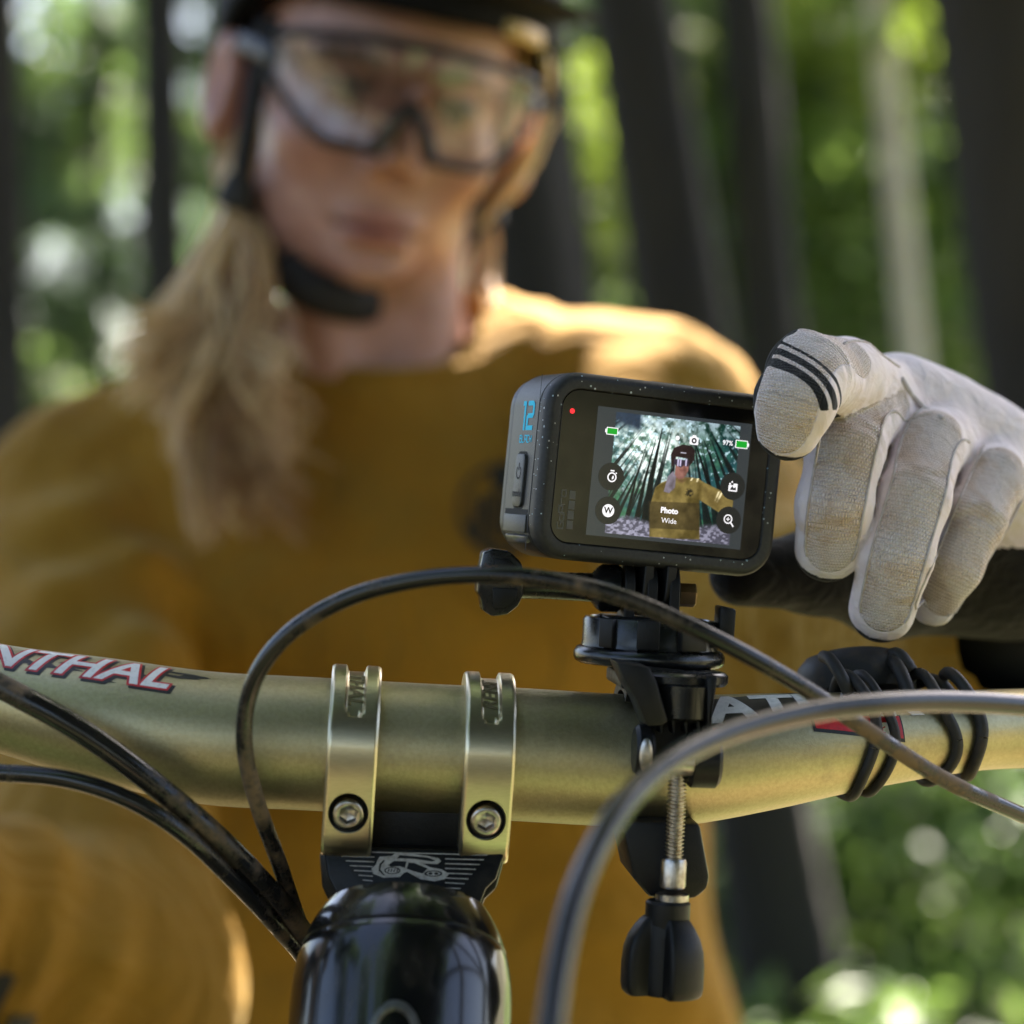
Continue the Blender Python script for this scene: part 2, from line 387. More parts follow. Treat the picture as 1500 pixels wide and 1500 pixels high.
CROWNA = [foliage_mesh('crown', M_leafA, blob(60, s_, 1, 1, .8, .2), 60, .13, .10, s_) for s_ in (15, 16)]

def trunk_geo(base, tip_, r0, r1, seed, n=26, seg=18, flare=1.5):
    g = np.random.default_rng(seed); base, tip_ = np.array(base), np.array(tip_); t = np.linspace(0, 1, n) ** 1.25
    c = base + (tip_ - base) * t[:, None]; bow = g.normal(0, .05, 2); c[:, 0] += bow[0] * np.sin(t * 5); c[:, 1] += bow[1] * np.sin(t * 4)
    hgt_ = t * np.linalg.norm(tip_ - base); r = (r0 + (r1 - r0) * t) * (1 + (flare - 1) * np.exp(-hgt_ / .22)); v, f = tube(c, r, seg, True, (0, 1, 0))
    v = np.array(v); ang = np.arange(len(v)) % seg; lob = g.normal(0, .05, seg); cc = np.repeat(c, seg, 0); rad_ = 1 + lob[ang] + g.normal(0, .015, len(v)); v = cc + (v - cc) * rad_[:, None]
    return v.tolist(), f
def ray_gap(p):
    """distance of a point from the shaft of sun that reaches the rider's shoulder"""
    q_ = Vector(p) - Vector((.03, 1.33, 1.12)); t = q_.dot(SUNDIR); return (q_ - SUNDIR * t).length if t > 0 else 9
TREE_N = [0]
def tree(base, tip_, r0, label, group=None, bark=None, crowns=7, spread=1.9, low=.45, leafset=None, seed=0, name='forest_tree'):
    rg_ = random.Random(seed * 17 + 3); T = empty(name, base, label, 'tree', group)
    base, tip_ = Vector(base), Vector(tip_); tr_ = obj('trunk', trunk_geo(base, tip_, r0, r0 * .25, seed), bark or M_bark, T, 'W')
    for k in range(crowns):
        f_ = low + (1 - low) * (k + rg_.random() * .6) / crowns; o = base.lerp(tip_, f_); a = rg_.uniform(0, 6.28)
        reach = spread * (1.15 - .6 * f_) * rg_.uniform(.55, 1.1); e = o + Vector((math.cos(a) * reach, math.sin(a) * reach, rg_.uniform(-.2, .5)))
        sc_ = rg_.uniform(.9, 1.45) * spread / 2.2
        if ray_gap(e) < sc_ * .95 + .35: continue
        v, f = tube(spline([o, o.lerp(e, .5) + Vector((0, 0, .12)), e], 8), [r0 * .22 * (1 - .1 * i) for i in range(8)], 7); obj('limb', (v, f), bark or M_bark, T, 'W')
        cr_ = obj('crown', rg_.choice(leafset or CROWN), None, T, 'W'); cr_.matrix_basis = Matrix.Translation(e) @ Matrix.Rotation(rg_.uniform(0, 6.28), 4, 'Z') @ SCL(sc_, sc_, sc_ * .75)
    return T
def by_px(px0, px9, d_, h_=11.):
    """trunk through two picture columns (at the top edge and at row 900), d_ metres away, standing on the floor"""
    a, b_ = P(px0, 0, d_), P(px9, 900, d_); u = (a - b_) / (a.z - b_.z); zb = gz(b_.x, d_) - .05
    return b_ + u * (zb - b_.z), b_ + u * (h_ - b_.z)
spec = [(-25, -18, 5.2, 62, 'dark trunk at the left edge behind the rider\'s shoulder', 1), (232, 246, 8.5, 80, 'grey-brown trunk just left of the rider\'s ear', 2), (120, 126, 13.0, 34, 'slender trunk among the bright sky gaps on the left', 3),
        (755, 830, 6.6, 195, 'broad dark trunk directly behind the rider\'s lit cheek', 4), (942, 1078, 6.0, 158, 'leaning dark trunk right of the helmet', 5), (1070, 1150, 7.6, 100, 'thinner leaning trunk beside the larger one behind the camera', 6),
        (1480, 1610, 4.6, 275, 'largest dark trunk at the right edge of the wood', 7), (1228, 1262, 15.5, 34, 'far slim trunk above the glove', 8), (560, 600, 14.0, 60, 'trunk hidden behind the helmet', 9), (40, 52, 10.0, 28, 'slim trunk left of the lens-bright gaps', 10)]
for p0, p9, d_, wpx, lab, sd in spec:
    if sd == 9: continue
    b0, t0 = by_px(p0, p9, d_, 11 + sd % 3); tree(b0, t0, wpx / FPX * d_ / 2, lab, 'trees behind the rider', seed=sd, crowns=6, low=.55, spread=2.0)
b0, t0 = by_px(1296, 1382, 9.5, 12); tree(b0, t0, 46 / FPX * 9.5 / 2, 'trunk with sunlight painted into pale bark between the dark trunks on the right', 'trees behind the rider', bark=M_sunbark, seed=31, crowns=4, low=.6)
for k, (x, y) in enumerate(((-6.5, 20), (-3.2, 24), (-4.4, 17), (-1.2, 27), (1.8, 19), (3.4, 25), (5.4, 20), (7.5, 26), (-8.5, 27), (.6, 33), (-5.5, 34), (4.5, 35), (9.5, 33))):
    rg_ = random.Random(k + 80); tree((x, y, gz(x, y) - .1), (x + rg_.uniform(-.6, .6), y, gz(x, y) + 14), rg_.uniform(.10, .2), ('far dim trunk deep in the blurred wood left of the rider' if x < -2.5 else 'far dim trunk hidden behind the rider\'s head' if x < 1 else 'far dim trunk deep in the blurred wood right of the rider'), 'far trees deep in the wood', seed=60 + k, crowns=4 if x > -2 else 3, low=.35, spread=2.2)
for k, (x, y, r_, lw) in enumerate(((3.0, -2.4, .20, .10), (4.4, -.2, .20, .70), (4.2, 1.8, .16, .75), (1.7, -4.6, .22, .16), (5.4, -4.4, .25, .10), (-1.5, -7.4, .2, .5), (-3.0, -9.6, .24, .55), (-6.5, -6.5, .26, .6), (-5.4, 1.8, .2, .3), (3.4, -8.6, .28, .12), (.3, -9.4, .25, .3), (-8.5, -2.5, .26, .6))):
    T9 = tree((x, y, gz(x, y) - .1), (x * 1.04, y, 11), r_, 'tree of the wood standing behind the viewer, seen only in reflections', 'trees behind the viewer', seed=90 + k, crowns=12 if lw < .2 else 6, low=lw, spread=2.0)
    rg_ = random.Random(k + 300)
    for j in range(3):                                          # boughs added overhead to cut down the sky light
        f_ = rg_.uniform(.25, .8); e = Vector((x * (1 - f_) + rg_.uniform(-.5, 1.2), y + (.3 - y) * f_ + rg_.uniform(-.8, .8), rg_.uniform(4.2, 6.6))); o = Vector((x, y, e.z - .4)); sc_ = rg_.uniform(.9, 1.3)
        if ray_gap(e) < sc_ + .3 or x < -2: continue
        obj('limb', tube(spline([o, o.lerp(e, .5) + Vector((0, 0, .3)), e], 8), [r_ * .25 * (1 - .1 * i) for i in range(8)], 7), M_bark, T9, 'W')
        cr_ = obj('crown', CROWN[j % 3], None, T9, 'W'); cr_.matrix_basis = Matrix.Translation(e) @ Matrix.Rotation(rg_.uniform(0, 6.28), 4, 'Z') @ SCL(sc_ * 1.3, sc_ * 1.3, sc_ * .7)

rg_ = random.Random(444)
for j in range(16):                                              # unseen long boughs added to darken the sky reflected in the head tube
    e = Vector((rg_.uniform(-3.0, 2.0), rg_.uniform(-6.2, -2.6), rg_.uniform(3.4, 5.8))); o = Vector((T9.location.x, T9.location.y, e.z - .6)); sc_ = rg_.uniform(.8, 1.1)
    if j == 0: T9 = bpy.data.objects['forest_tree.027'] if 'forest_tree.027' in bpy.data.objects else T9
    o = Vector((T9.location.x, T9.location.y, e.z - .6))
    obj('limb', tube(spline([o, o.lerp(e, .5) + Vector((0, 0, .3)), e], 8), [.05 * (1 - .1 * i) for i in range(8)], 7), M_bark, T9, 'W')
    cr_ = obj('crown', CROWN[j % 3], None, T9, 'W'); cr_.matrix_basis = Matrix.Translation(e) @ Matrix.Rotation(rg_.uniform(0, 6.28), 4, 'Z') @ SCL(sc_ * 1.2, sc_ * 1.2, sc_ * .7)
# saplings and bushes
SHN = [0]
def bush(px, py, d_, rad_, kind, label, group, name='bush'):
    c = P(px, py, d_); z0_ = gz(c.x, d_); B = empty(name, (c.x, d_, z0_), label, 'bush', group); rg_ = random.Random(SHN[0] * 31 + 5); SHN[0] += 1
    obj('stem', tube(spline([Vector((c.x, d_, z0_ - .05)), Vector((c.x + .05, d_, (z0_ + c.z) / 2)), c], 8), [.022 * (1 - .1 * i) for i in range(8)], 7), M_bark, B, 'W')
    f_ = obj('foliage', SHRUB[kind], None, B, 'W'); f_.matrix_basis = Matrix.Translation(c) @ Matrix.Rotation(rg_.uniform(0, 6.28), 4, 'Z') @ SCL(rad_, rad_, rad_ * rg_.uniform(.8, 1.2)); return B
G1 = 'blurred bushes and saplings behind the rider'
rb_ = random.Random(5)
for k in range(30):                                             # right of the rider
    px_ = rb_.uniform(840, 1600); py_ = rb_.uniform(-80, 760); d_ = rb_.uniform(9.5, 18)
    kd_ = rb_.choice((0, 1, 0, 2, 3)); hi_w = 'high up' if py_ < 250 else 'at mid height' if py_ < 520 else 'low down'; wh_ = 'beside the helmet' if px_ < 1000 else 'above the camera' if px_ < 1200 else 'above the glove' if px_ < 1380 else 'by the largest trunk'
    bush(px_, py_, d_, rb_.uniform(.45, .85), kd_, 'blurred %s sapling %s %s' % (('bright green', 'yellow-green', 'mid green', 'dark green')[kd_], hi_w, wh_), G1)
for k in range(12):
    px_ = rb_.uniform(1040, 1600); py_ = rb_.uniform(900, 1450); d_ = rb_.uniform(6.2, 10)
    kd_ = rb_.choice((0, 2, 3, 3)); wh_ = 'beside the wing knob' if px_ < 1180 else 'under the strapped puck' if px_ < 1380 else 'at the lower right edge'
    bush(px_, py_, d_, rb_.uniform(.3, .55), kd_, 'blurred %s bush %s below the handlebar' % (('bright green', '', 'mid green', 'dark green')[kd_], wh_), G1)
for k in range(18):
    px_ = rb_.uniform(-80, 380); py_ = rb_.uniform(-60, 620); d_ = rb_.uniform(11, 19)
    kd_ = rb_.choice((3, 3, 0, 1)); hi_w = 'high up' if py_ < 150 else 'at ear height' if py_ < 380 else 'just above the shoulder'; wh_ = 'at the left edge' if px_ < 80 else 'between the left trunks' if px_ < 230 else 'behind the ponytail'
    bush(px_, py_, d_, rb_.uniform(.35, .65), kd_, 'blurred %s sapling %s %s' % (('bright green', 'yellow-green', '', 'dark green')[kd_], hi_w, wh_), G1)
bush(860, 170, 7.6, .26, 1, 'bright yellow-green sapling beside the helmet', G1); bush(850, 330, 7.8, .22, 1, 'small lit sapling beside the rider\'s cheek', G1)
# sapling bough added above the picture to shade the bar, camera and glove
E1 = Vector((math.cos(R(SUN_AZ)), -math.sin(R(SUN_AZ)), 0)); E2 = SUNDIR.cross(E1); E2 = E2 if E2.z > 0 else -E2
T0 = Vector((.01, .62, 1.03))
gB = np.random.default_rng(77); cen = []
for k in range(430): cen.append(T0 + SUNDIR * gB.uniform(2.7, 3.8) + E1 * gB.uniform(-.66, .38) + E2 * gB.uniform(-.95, .5))
for k in range(40):  # extra leaf clusters added to shade the elbow
    q_ = Vector((-.14, 1.03, .84)) - T0; cen.append(T0 + SUNDIR * gB.uniform(2.7, 3.8) + E1 * (q_.dot(E1) + gB.normal(0, .035)) + E2 * (q_.dot(E2) + gB.normal(0, .035)))
bx_, by_ = 2.6, 3.2
ob = empty('added_shade_sapling', (bx_, by_, gz(bx_, by_)), 'leafy sapling added to shade the bike from above, out of the picture', 'tree')
mid_ = T0 + SUNDIR * 3.3
obj('trunk', trunk_geo((bx_, by_, gz(bx_, by_) - .05), (bx_ - .3, by_ + .1, 4.2), .05, .02, 5), M_bark, ob, 'W')
obj('bough', tube(spline([Vector((bx_ - .2, by_, 3.0)), mid_ + Vector((.9, .1, .1)), mid_, mid_ - E1 * .6], 16), [.022 * (1 - .05 * i) for i in range(16)], 8), M_bark, ob, 'W')
v, f, t = leaves([tuple(c) for c in cen], 16, .06, .095, 5)
FLECK = [(P(700, 425, 1.335), .030), (P(755, 440, 1.335), .024), (P(830, 452, 1.335), .026), (P(905, 458, 1.325), .028), (P(965, 482, 1.325), .022), (P(1012, 497, 1.32), .022), (P(1060, 522, 1.32), .018), (P(795, 190, 1.285), .03), (P(770, 232, 1.28), .03), (P(745, 270, 1.28), .03), (P(720, 305, 1.275), .03), (P(335, 235, 1.29), .03)]
cl_ = np.array(v).reshape(-1, 4, 3).mean(1) - np.array(T0); l1, l2 = cl_ @ np.array(E1), cl_ @ np.array(E2); keep = np.ones(len(cl_), bool)
for tp_, rr0 in FLECK:                                          # leaves cleared so that sun flecks fall on shoulder, cheek and hair
    q_ = tp_ - T0; keep &= np.hypot(l1 - q_.dot(E1), l2 - q_.dot(E2)) > rr0 * .6 + .030
v = np.array(v).reshape(-1, 4, 3)[keep].reshape(-1, 3); t = t.reshape(-1, 4)[keep].ravel(); i_ = np.arange(keep.sum()) * 4; f = np.concatenate([np.stack([i_, i_ + 1, i_ + 2], 1), np.stack([i_, i_ + 2, i_ + 3], 1)])
fo_ = obj('foliage', (v, f), M_leafA, ob, 'W', smooth=False); attr(fo_.data, 'tint', t)
# far hillside of foliage that reads as one mass
g = np.random.default_rng(9); cn = []
for k in range(1500):
    x, y = g.uniform(-26, 26), g.uniform(30, 62); z_ = gz(x, y) + g.uniform(.2, 9) * g.random() ** .35
    hole = math.sin(x * .9 + 2) * math.sin(z_ * 1.1 + x * .4)
    if x < -.07 * y and hole > -.02: continue
    cn.append((x, y, z_))
v, f, t = leaves(cn, 26, .62, .42, 21); fw = obj('far_woodland', (v, f), M_leafB, None, smooth=False); attr(fw.data, 'tint', t); tag(fw, 'far blurred woodland closing the view between the trunks', kind='stuff')
# ferns and ground plants
cn = []
for k in range(2600):
    x, y = g.uniform(-7, 7), g.uniform(3.6, 17); cn.append((x, y, gz(x, y) + g.uniform(.02, .28)))
v, f, t = leaves(cn, 16, .13, .12, 22, .5); gc = obj('ground_cover', (v, f), M_leafA, None, smooth=False); attr(gc.data, 'tint', t); tag(gc, 'low green ground plants covering the forest floor', kind='stuff')
# ================================================================== the rider
def skin_mat():
    m, n, b = nodes('skin'); L = n.links.new
    at = N(n, 'Attribute', attribute_name='Col'); tc = N(n, 'TexCoord'); nz = N(n, 'TexNoise', Scale=60, Detail=5); L(tc.outputs['Object'], nz.inputs['Vector'])
    r = ramp(n, [(.3, (.78, .72, .70)), (.7, (1.05, 1.05, 1.05))]); L(nz.outputs[0], r.inputs[0])
    mx = N(n, 'Mix', data_type='RGBA', blend_type='MULTIPLY'); mx.inputs[0].default_value = 1; L(at.outputs[0], mx.inputs[6]); L(r.outputs[0], mx.inputs[7]); L(mx.outputs[2], b.inputs['Base Color'])
    b.inputs['Roughness'].default_value = .42; b.inputs['Subsurface Weight'].default_value = .15; b.inputs['Subsurface Radius'].default_value = (.01, .004, .002); b.inputs['Subsurface Scale'].default_value = 1.0
    bp = N(n, 'Bump', Strength=.15, Distance=.001); L(nz.outputs[0], bp.inputs['Height']); L(bp.outputs[0], b.inputs['Normal']); return m
M_skin = skin_mat()
def cloth_mat(name, c, c2, bs=900):
    m, n, b = nodes(name); L = n.links.new; tc = N(n, 'TexCoord')
    a = N(n, 'TexNoise', Scale=9, Detail=4); L(tc.outputs['Object'], a.inputs['Vector']); r = ramp(n, [(.3, c), (.75, c2)]); L(a.outputs[0], r.inputs[0]); L(r.outputs[0], b.inputs['Base Color'])
    b.inputs['Roughness'].default_value = .85; b.inputs['Sheen Weight'].default_value = .22; b.inputs['Sheen Roughness'].default_value = .35; b.inputs['Sheen Tint'].default_value = (1, .84, .42, 1); b.inputs['Specular IOR Level'].default_value = .2
    w1 = N(n, 'TexNoise', Scale=bs, Detail=2); L(tc.outputs['Object'], w1.inputs['Vector']); w2 = N(n, 'TexNoise', Scale=15, Detail=6, Distortion=1.4); L(tc.outputs['Object'], w2.inputs['Vector'])
    b1 = N(n, 'Bump', Strength=.3, Distance=.0005); L(w1.outputs[0], b1.inputs['Height']); b2 = N(n, 'Bump', Strength=.9, Distance=.016); L(w2.outputs[0], b2.inputs['Height']); L(b1.outputs[0], b2.inputs['Normal']); L(b2.outputs[0], b.inputs['Normal']); return m
M_shirt = cloth_mat('mustard_jersey', (.27, .136, .013), (.335, .176, .020))
M_trouser = cloth_mat('black_trousers', (.02, .02, .022), (.03, .03, .032))
M_shirtprint = mat('dark_shirt_print', (.02, .018, .012), .8)
M_helmet = mat('helmet_black', (.003, .003, .004), .7, c2=(.005, .005, .006), scale=40, bump=.1, spec=.15)
M_strap = mat('nylon_strap', (.008, .008, .010), .7, bump=.4, bscale=800)
M_gold = mat('helmet_gold', (.42, .26, .06), .4, .3)
M_frame = mat('glasses_frame', (.008, .008, .009), .5)

HM = Matrix.Translation(P(592, 150, 1.205)) @ RZ(15) @ RY(8.5) @ RX(13)     # head frame: x right, y back, z up, origin between the eyes
HI = HM.inverted(); mI = np.array(HI)
RIDER = empty('person', (-.06, 1.62, 0.0), 'rider in mustard long-sleeve jersey, helmet and clear glasses, hand on the camera', 'person')
def to_head(p): return [np.float32(mI[i, 0]) * p[0] + np.float32(mI[i, 1]) * p[1] + np.float32(mI[i, 2]) * p[2] + np.float32(mI[i, 3]) for i in range(3)]
def hx(v): return HM @ Vector(v)
NECKB = Vector((-.070, 1.335, 1.085))
def head_sdf(p):
    h = [a * 1000 for a in to_head(p)]
    d = s_ell(h, (0, 96, 36), (74, 97, 86))
    d = smin(d, s_ell(h, (0, 62, -20), (62, 62, 76)), 22)
    d = smin(d, s_ell(h, (0, 54, -62), (40, 46, 36)), 22)
    d = smin(d, s_ell(h, (0, 21, -90), (20, 17, 14)), 18)
    sx = [np.abs(h[0]), h[1], h[2]]
    d = smin(d, s_ell(sx, (38, 30, -28), (23, 19, 19)), 16)
    d = smin(d, s_cone(sx, (8, 6, 17), (40, 16, 19), 7.5, 6), 10)          # brow
    d = smax(d, -s_ell(sx, (31, -3, -1), (17, 15, 12)), 9)                 # sockets
    d = smin(d, s_ell(sx, (31, 15.5, -1), (12.5, 12, 11)), 4)
    d = smin(d, s_cone(h, (0, 6, 8), (0, -13, -29), 6.2, 8.0), 9)
    d = smin(d, s_ell(sx, (9.5, -2, -36), (7, 8.5, 6)), 6)
    d = smax(d, -s_ell(sx, (6, -7, -43), (3.2, 4, 3.2)), 3)
    d = smin(d, s_ell(h, (0, 6.8, -65), (22, 7, 5)), 7)                  # lips
    d = smin(d, s_ell(h, (0, 7.2, -75), (19, 7.6, 5.5)), 6)
    d = smax(d, -s_cone(sx, (0, -4.5, -69.8), (26, 6, -69.2), 1.4, 1.6), 3)
    d = smax(d, -s_ell(h, (0, 2, -84), (18, 5, 4)), 7)
    e = s_ell(sx, (86, 86, -12), (13, 20, 34)); e = smax(e, -s_ell(sx, (97, 76, -8), (9, 12, 22)), 5)
    d = smin(d, e, 7)
    d = smax(d, -s_ell(sx, (30, 20, -112), (20, 30, 12)), 14)
    return d / 1000
def neck_sdf(p):
    a, b = hx((0, .098, -.055)), NECKB + Vector((0, .03, -.02))
    d = s_cone(p, a, b, .050, .058)
    for s in (-1, 1): d = smin(d, s_cone(p, hx((s * .045, .075, -.07)), NECKB + Vector((s * .012, -.045, -.02)), .012, .012), .03)
    d = smin(d, s_cone(p, NECKB + Vector((-.13, .01, -.05)), NECKB + Vector((.12, .01, -.045)), .05, .05), .07)
    d = smin(d, s_ell([p[0], p[1], p[2]], NECKB + Vector((0, .01, -.11)), (.13, .075, .10)), .05)
    return d
HM.translation.z -= 0; 
lo = (-.29, 1.10, .93); hi = (.10, 1.46, 1.42)
ax3, G = grid(lo, hi, .0026)
d = smin(head_sdf([g_ for g_ in G]), neck_sdf(G), .022)
V, F = surfnet(d, ax3)
body_me = mesh('body', (V, F), M_skin); body = obj('body', body_me, M_skin, RIDER, 'W')
hv = (np.c_[V, np.ones(len(V))] @ mI.T)[:, :3] * 1000
col = np.tile(np.array((.50, .275, .215)), (len(V), 1))
def blend(mask, c): 
    global col
    m_ = np.clip(mask, 0, 1)[:, None]; col = col * (1 - m_) + np.array(c) * m_
axx = np.abs(hv[:, 0])
gs = lambda cx, cy_, cz_, rx, ry, rz: np.exp(-(((axx - cx) / rx) ** 2 + ((hv[:, 1] - cy_) / ry) ** 2 + ((hv[:, 2] - cz_) / rz) ** 2))
blend(gs(42, 22, -30, 26, 40, 22) * .5, (.50, .20, .14)); blend(gs(0, -10, -38, 12, 20, 12) * .5, (.52, .20, .14)); blend(gs(78, 92, -12, 14, 30, 36) * .8, (.50, .17, .12))
lip = np.clip(1.6 - np.sqrt((hv[:, 0] / 24) ** 2 + ((hv[:, 2] + 70) / 11) ** 2) * 1.5, 0, 1) * (hv[:, 1] < 20); blend(lip * .9, (.36, .11, .10))
blend((np.abs(hv[:, 2] + 69.5) < 1.8) * (axx < 25) * (hv[:, 1] < 20), (.10, .03, .03))
eye = (np.sqrt(((axx - 31) / 14) ** 2 + ((hv[:, 2] + 1) / 6) ** 2) < 1) * (hv[:, 1] < 22); blend(eye, (.40, .28, .23)); blend(eye * (np.hypot(axx - 30, hv[:, 2] + 1.5) < 5.5), (.10, .07, .055))
blend((np.abs(hv[:, 2] - 6.0) < 2.0) * (np.abs(axx - 31) < 15) * (hv[:, 1] < 24), (.06, .04, .03))
blend((np.abs(hv[:, 2] - 19 + (axx - 30) ** 2 * .006) < 4.0) * (np.abs(axx - 32) < 18) * (hv[:, 1] < 26), (.20, .12, .07))
attr(body_me, 'Col', np.c_[col, np.ones(len(col))], 'FLOAT_COLOR')

# ---- jersey
SHR, SHL = Vector((-.262, 1.335, 1.040)), Vector((.090, 1.325, 1.085))     # shoulders, left and right in the picture
ELR, WRR = Vector((-.185, 1.035, .830)), Vector((-.338, .790, .955))
ELL, WRL = Vector((.120, 1.050, .985)), Vector((.168, .775, 1.010))
def cuffed(p, a, b, ra, rb, freq, amp, ph):
    ab = np.array(b - a); L2 = float(ab @ ab); t = np.clip(((p[0] - a[0]) * ab[0] + (p[1] - a[1]) * ab[1] + (p[2] - a[2]) * ab[2]) / L2, 0, 1)
    wob = np.sin(t * freq + 2.2 * np.sin(p[0] * 31 + ph) + 1.6 * np.sin(p[2] * 27 + ph)); wob = wob * (.5 + .5 * np.sin(p[0] * 19 + p[2] * 23 + ph * 2)) + .6 * np.sin(p[0] * 61 + 3 * np.sin(p[2] * 43 + ph) + p[1] * 35)
    return s_cone(p, a, b, ra, rb) - amp * wob * np.sin(np.pi * np.clip(t * 1.1, 0, 1))
lo = (-.45, .74, .66); hi = (.27, 1.62, 1.20)
ax3, G = grid(lo, hi, .0062)
X, Y, Z = G
ch = s_ell([X, Y, Z], (-.072, 1.375, 1.000), (.180, .112, .135))
ch = smin(ch, s_cone(G, (-.235, 1.345, 1.045), (.065, 1.335, 1.072), .062, .062), .05)
ch = smin(ch, s_cone(G, (-.085, 1.365, 1.145), (-.250, 1.345, 1.062), .038, .052), .04)
ch = smin(ch, s_cone(G, (-.050, 1.360, 1.148), (.082, 1.335, 1.108), .040, .051), .04)
ch = smin(ch, s_cone(G, (-.070, 1.375, 1.11), (-.07, 1.34, 1.02), .068, .08), .05)
be = smin(s_cone(G, (-.150, 1.390, .96), (-.150, 1.46, .70), .110, .125), s_cone(G, (.005, 1.390, .97), (.020, 1.46, .70), .108, .122), .08)
d = smin(ch, be, .07)
d -= .007 * np.sin(X * 38 + 6 * np.sin(Z * 9) + Y * 14) * np.clip((1.06 - Z) * 5, 0, 1) * (.5 + .5 * np.sin(X * 11 + Z * 17)) + .005 * np.sin((X + Z) * 52 + 3 * np.sin(Y * 21)) * np.clip(1 - np.abs(Z - 1.06) * 12, 0, 1) + .0028 * np.sin(X * 120 + 5 * np.sin(Z * 30) + 4 * np.sin(X * 37)) * np.clip((X + .03) * 14, 0, 1) * np.clip((Z - 1.06) * 12, 0, 1)
d = smin(d, cuffed(G, SHR, ELR, .064, .056, 22, .008, .4), .020)
d = smin(d, cuffed(G, SHL, ELL, .064, .054, 22, .009, 1.9), .03)
d = smin(d, cuffed(G, ELR, WRR, .060, .040, 37, .0045, 2.2), .02)
d = smin(d, cuffed(G, ELL, WRL, .056, .040, 40, .006, .9), .02)
na, nb_ = hx((0, .098, -.055)), NECKB + Vector((0, .03, -.02))
colr = s_cone(G, nb_, nb_.lerp(na, .75), .088, .0685)
RINGZ = lambda y: 1.128 + .45 * (y - 1.274)
colr = smax(colr, Z - RINGZ(Y), .004)
d = smin(d, colr, .022)
nk = s_cone(G, nb_ + Vector((0, .005, .03)), na, .0635, .0625)
d = smax(d, -nk, .004)
d = smax(d, .665 + .01 - Z, .01)
V, F = surfnet(d, ax3)
shirt = obj('jersey', (V, F), M_shirt, RIDER, 'W')
md = shirt.modifiers.new('smooth', 'SMOOTH'); md.iterations = 3
bvh = BVHTree.FromPolygons([tuple(p) for p in V], [tuple(map(int, f_)) for f_ in F])
# collar rib round the neckline
cr = []
cc = NECKB + Vector((0, .012, .006))
for k in range(48):
    a = 2 * math.pi * k / 48; yy_ = 1.338 + .0655 * math.sin(a); cr.append(Vector((-.070 + .0665 * math.cos(a), yy_, RINGZ(yy_) - .002)))
cr.append(cr[0]); obj('collar', tube(cr, .0060, 12, False), M_shirt, shirt, 'L')
# prints, laid on the cloth by projecting them straight back along the viewing axis of the chest
def press(g, ctr, right, up, back, lift=.0022, step=.006):
    v, f = subdivide(g, step); out = []
    for x, _, z in v:
        o = Vector(ctr) + right * x + up * z - back * .3
        hit = bvh.ray_cast(o, back, 1.0); out.append((hit[0] + hit[1] * lift * (1 if hit[1].dot(back) < 0 else -1)) if hit[0] else o + back * .3)
    return out, f
rg = merge(ringpoly(0, 0, .0235, .026, n=40), *[flat([(-.018 + .009 * k, -.016), (-.012 + .009 * k, -.018), (-.010 + .009 * k, .010 + .006 * (k % 2)), (-.017 + .009 * k, .006)]) for k in range(5)], disc(0, .018, .008), ringpoly(0, 0, .020, .024, a0=200, a1=330))
pcen = P(738, 748, 1.27)
obj('chest_print', press(rg, pcen, Vector((1, 0, 0)), Vector((0, 0, 1)), Vector((0, 1, 0))), M_shirtprint, shirt, 'L')
fo = (WRR - ELR).normalized(); up_ = Vector((-.2, -.6, .75)); up_ = (up_ - fo * up_.dot(fo)).normalized(); bk_ = up_.cross(fo).normalized()
if bk_.y < 0: bk_ = -bk_
tg = text('MTNH', .034, .0012)
for ch_, (x, y) in zip('MHT', ((22, 1400), (40, 1462), (12, 1530))):
    g = text(ch_, .036, .002); o_ = P(x, y, 1.0)
    obj('sleeve_print', press(g, o_, Vector((.9, -.1, -.42)).normalized(), Vector((.42, 0, .9)).normalized(), Vector((0, 1, 0))), M_shirtprint, shirt, 'L')
# ---- trousers and shoes
lo = (-.34, 1.32, .05); hi = (.22, 1.86, .86); ax3, G = grid(lo, hi, .011)
d = s_ell(G, (-.065, 1.60, .76), (.175, .14, .12))
for s, kx_ in ((-1, -.215), (1, .095)):
    hp = Vector((-.065 + s * .085, 1.62, .74)); kn_ = Vector((kx_, 1.52, .44)); ft = Vector((kx_ + s * .015, 1.60, .09))
    d = smin(d, s_cone(G, hp, kn_, .092, .066), .04); d = smin(d, s_cone(G, kn_, ft, .066, .045), .03)
V, F = surfnet(d, ax3); obj('trousers', (V, F), M_trouser, RIDER, 'W')
for s, kx_ in ((-1, -.23), (1, .11)):
    obj('shoe', xf(loft_shoe := lathe([(.02, 0), (.045, .002), (.050, .02), (.046, .05), (.036, .085), (.03, .10)], 28), MT(kx_, 1.565, 0) @ SCL(.9, 2.3, 1)), M_trouser, RIDER, 'W')

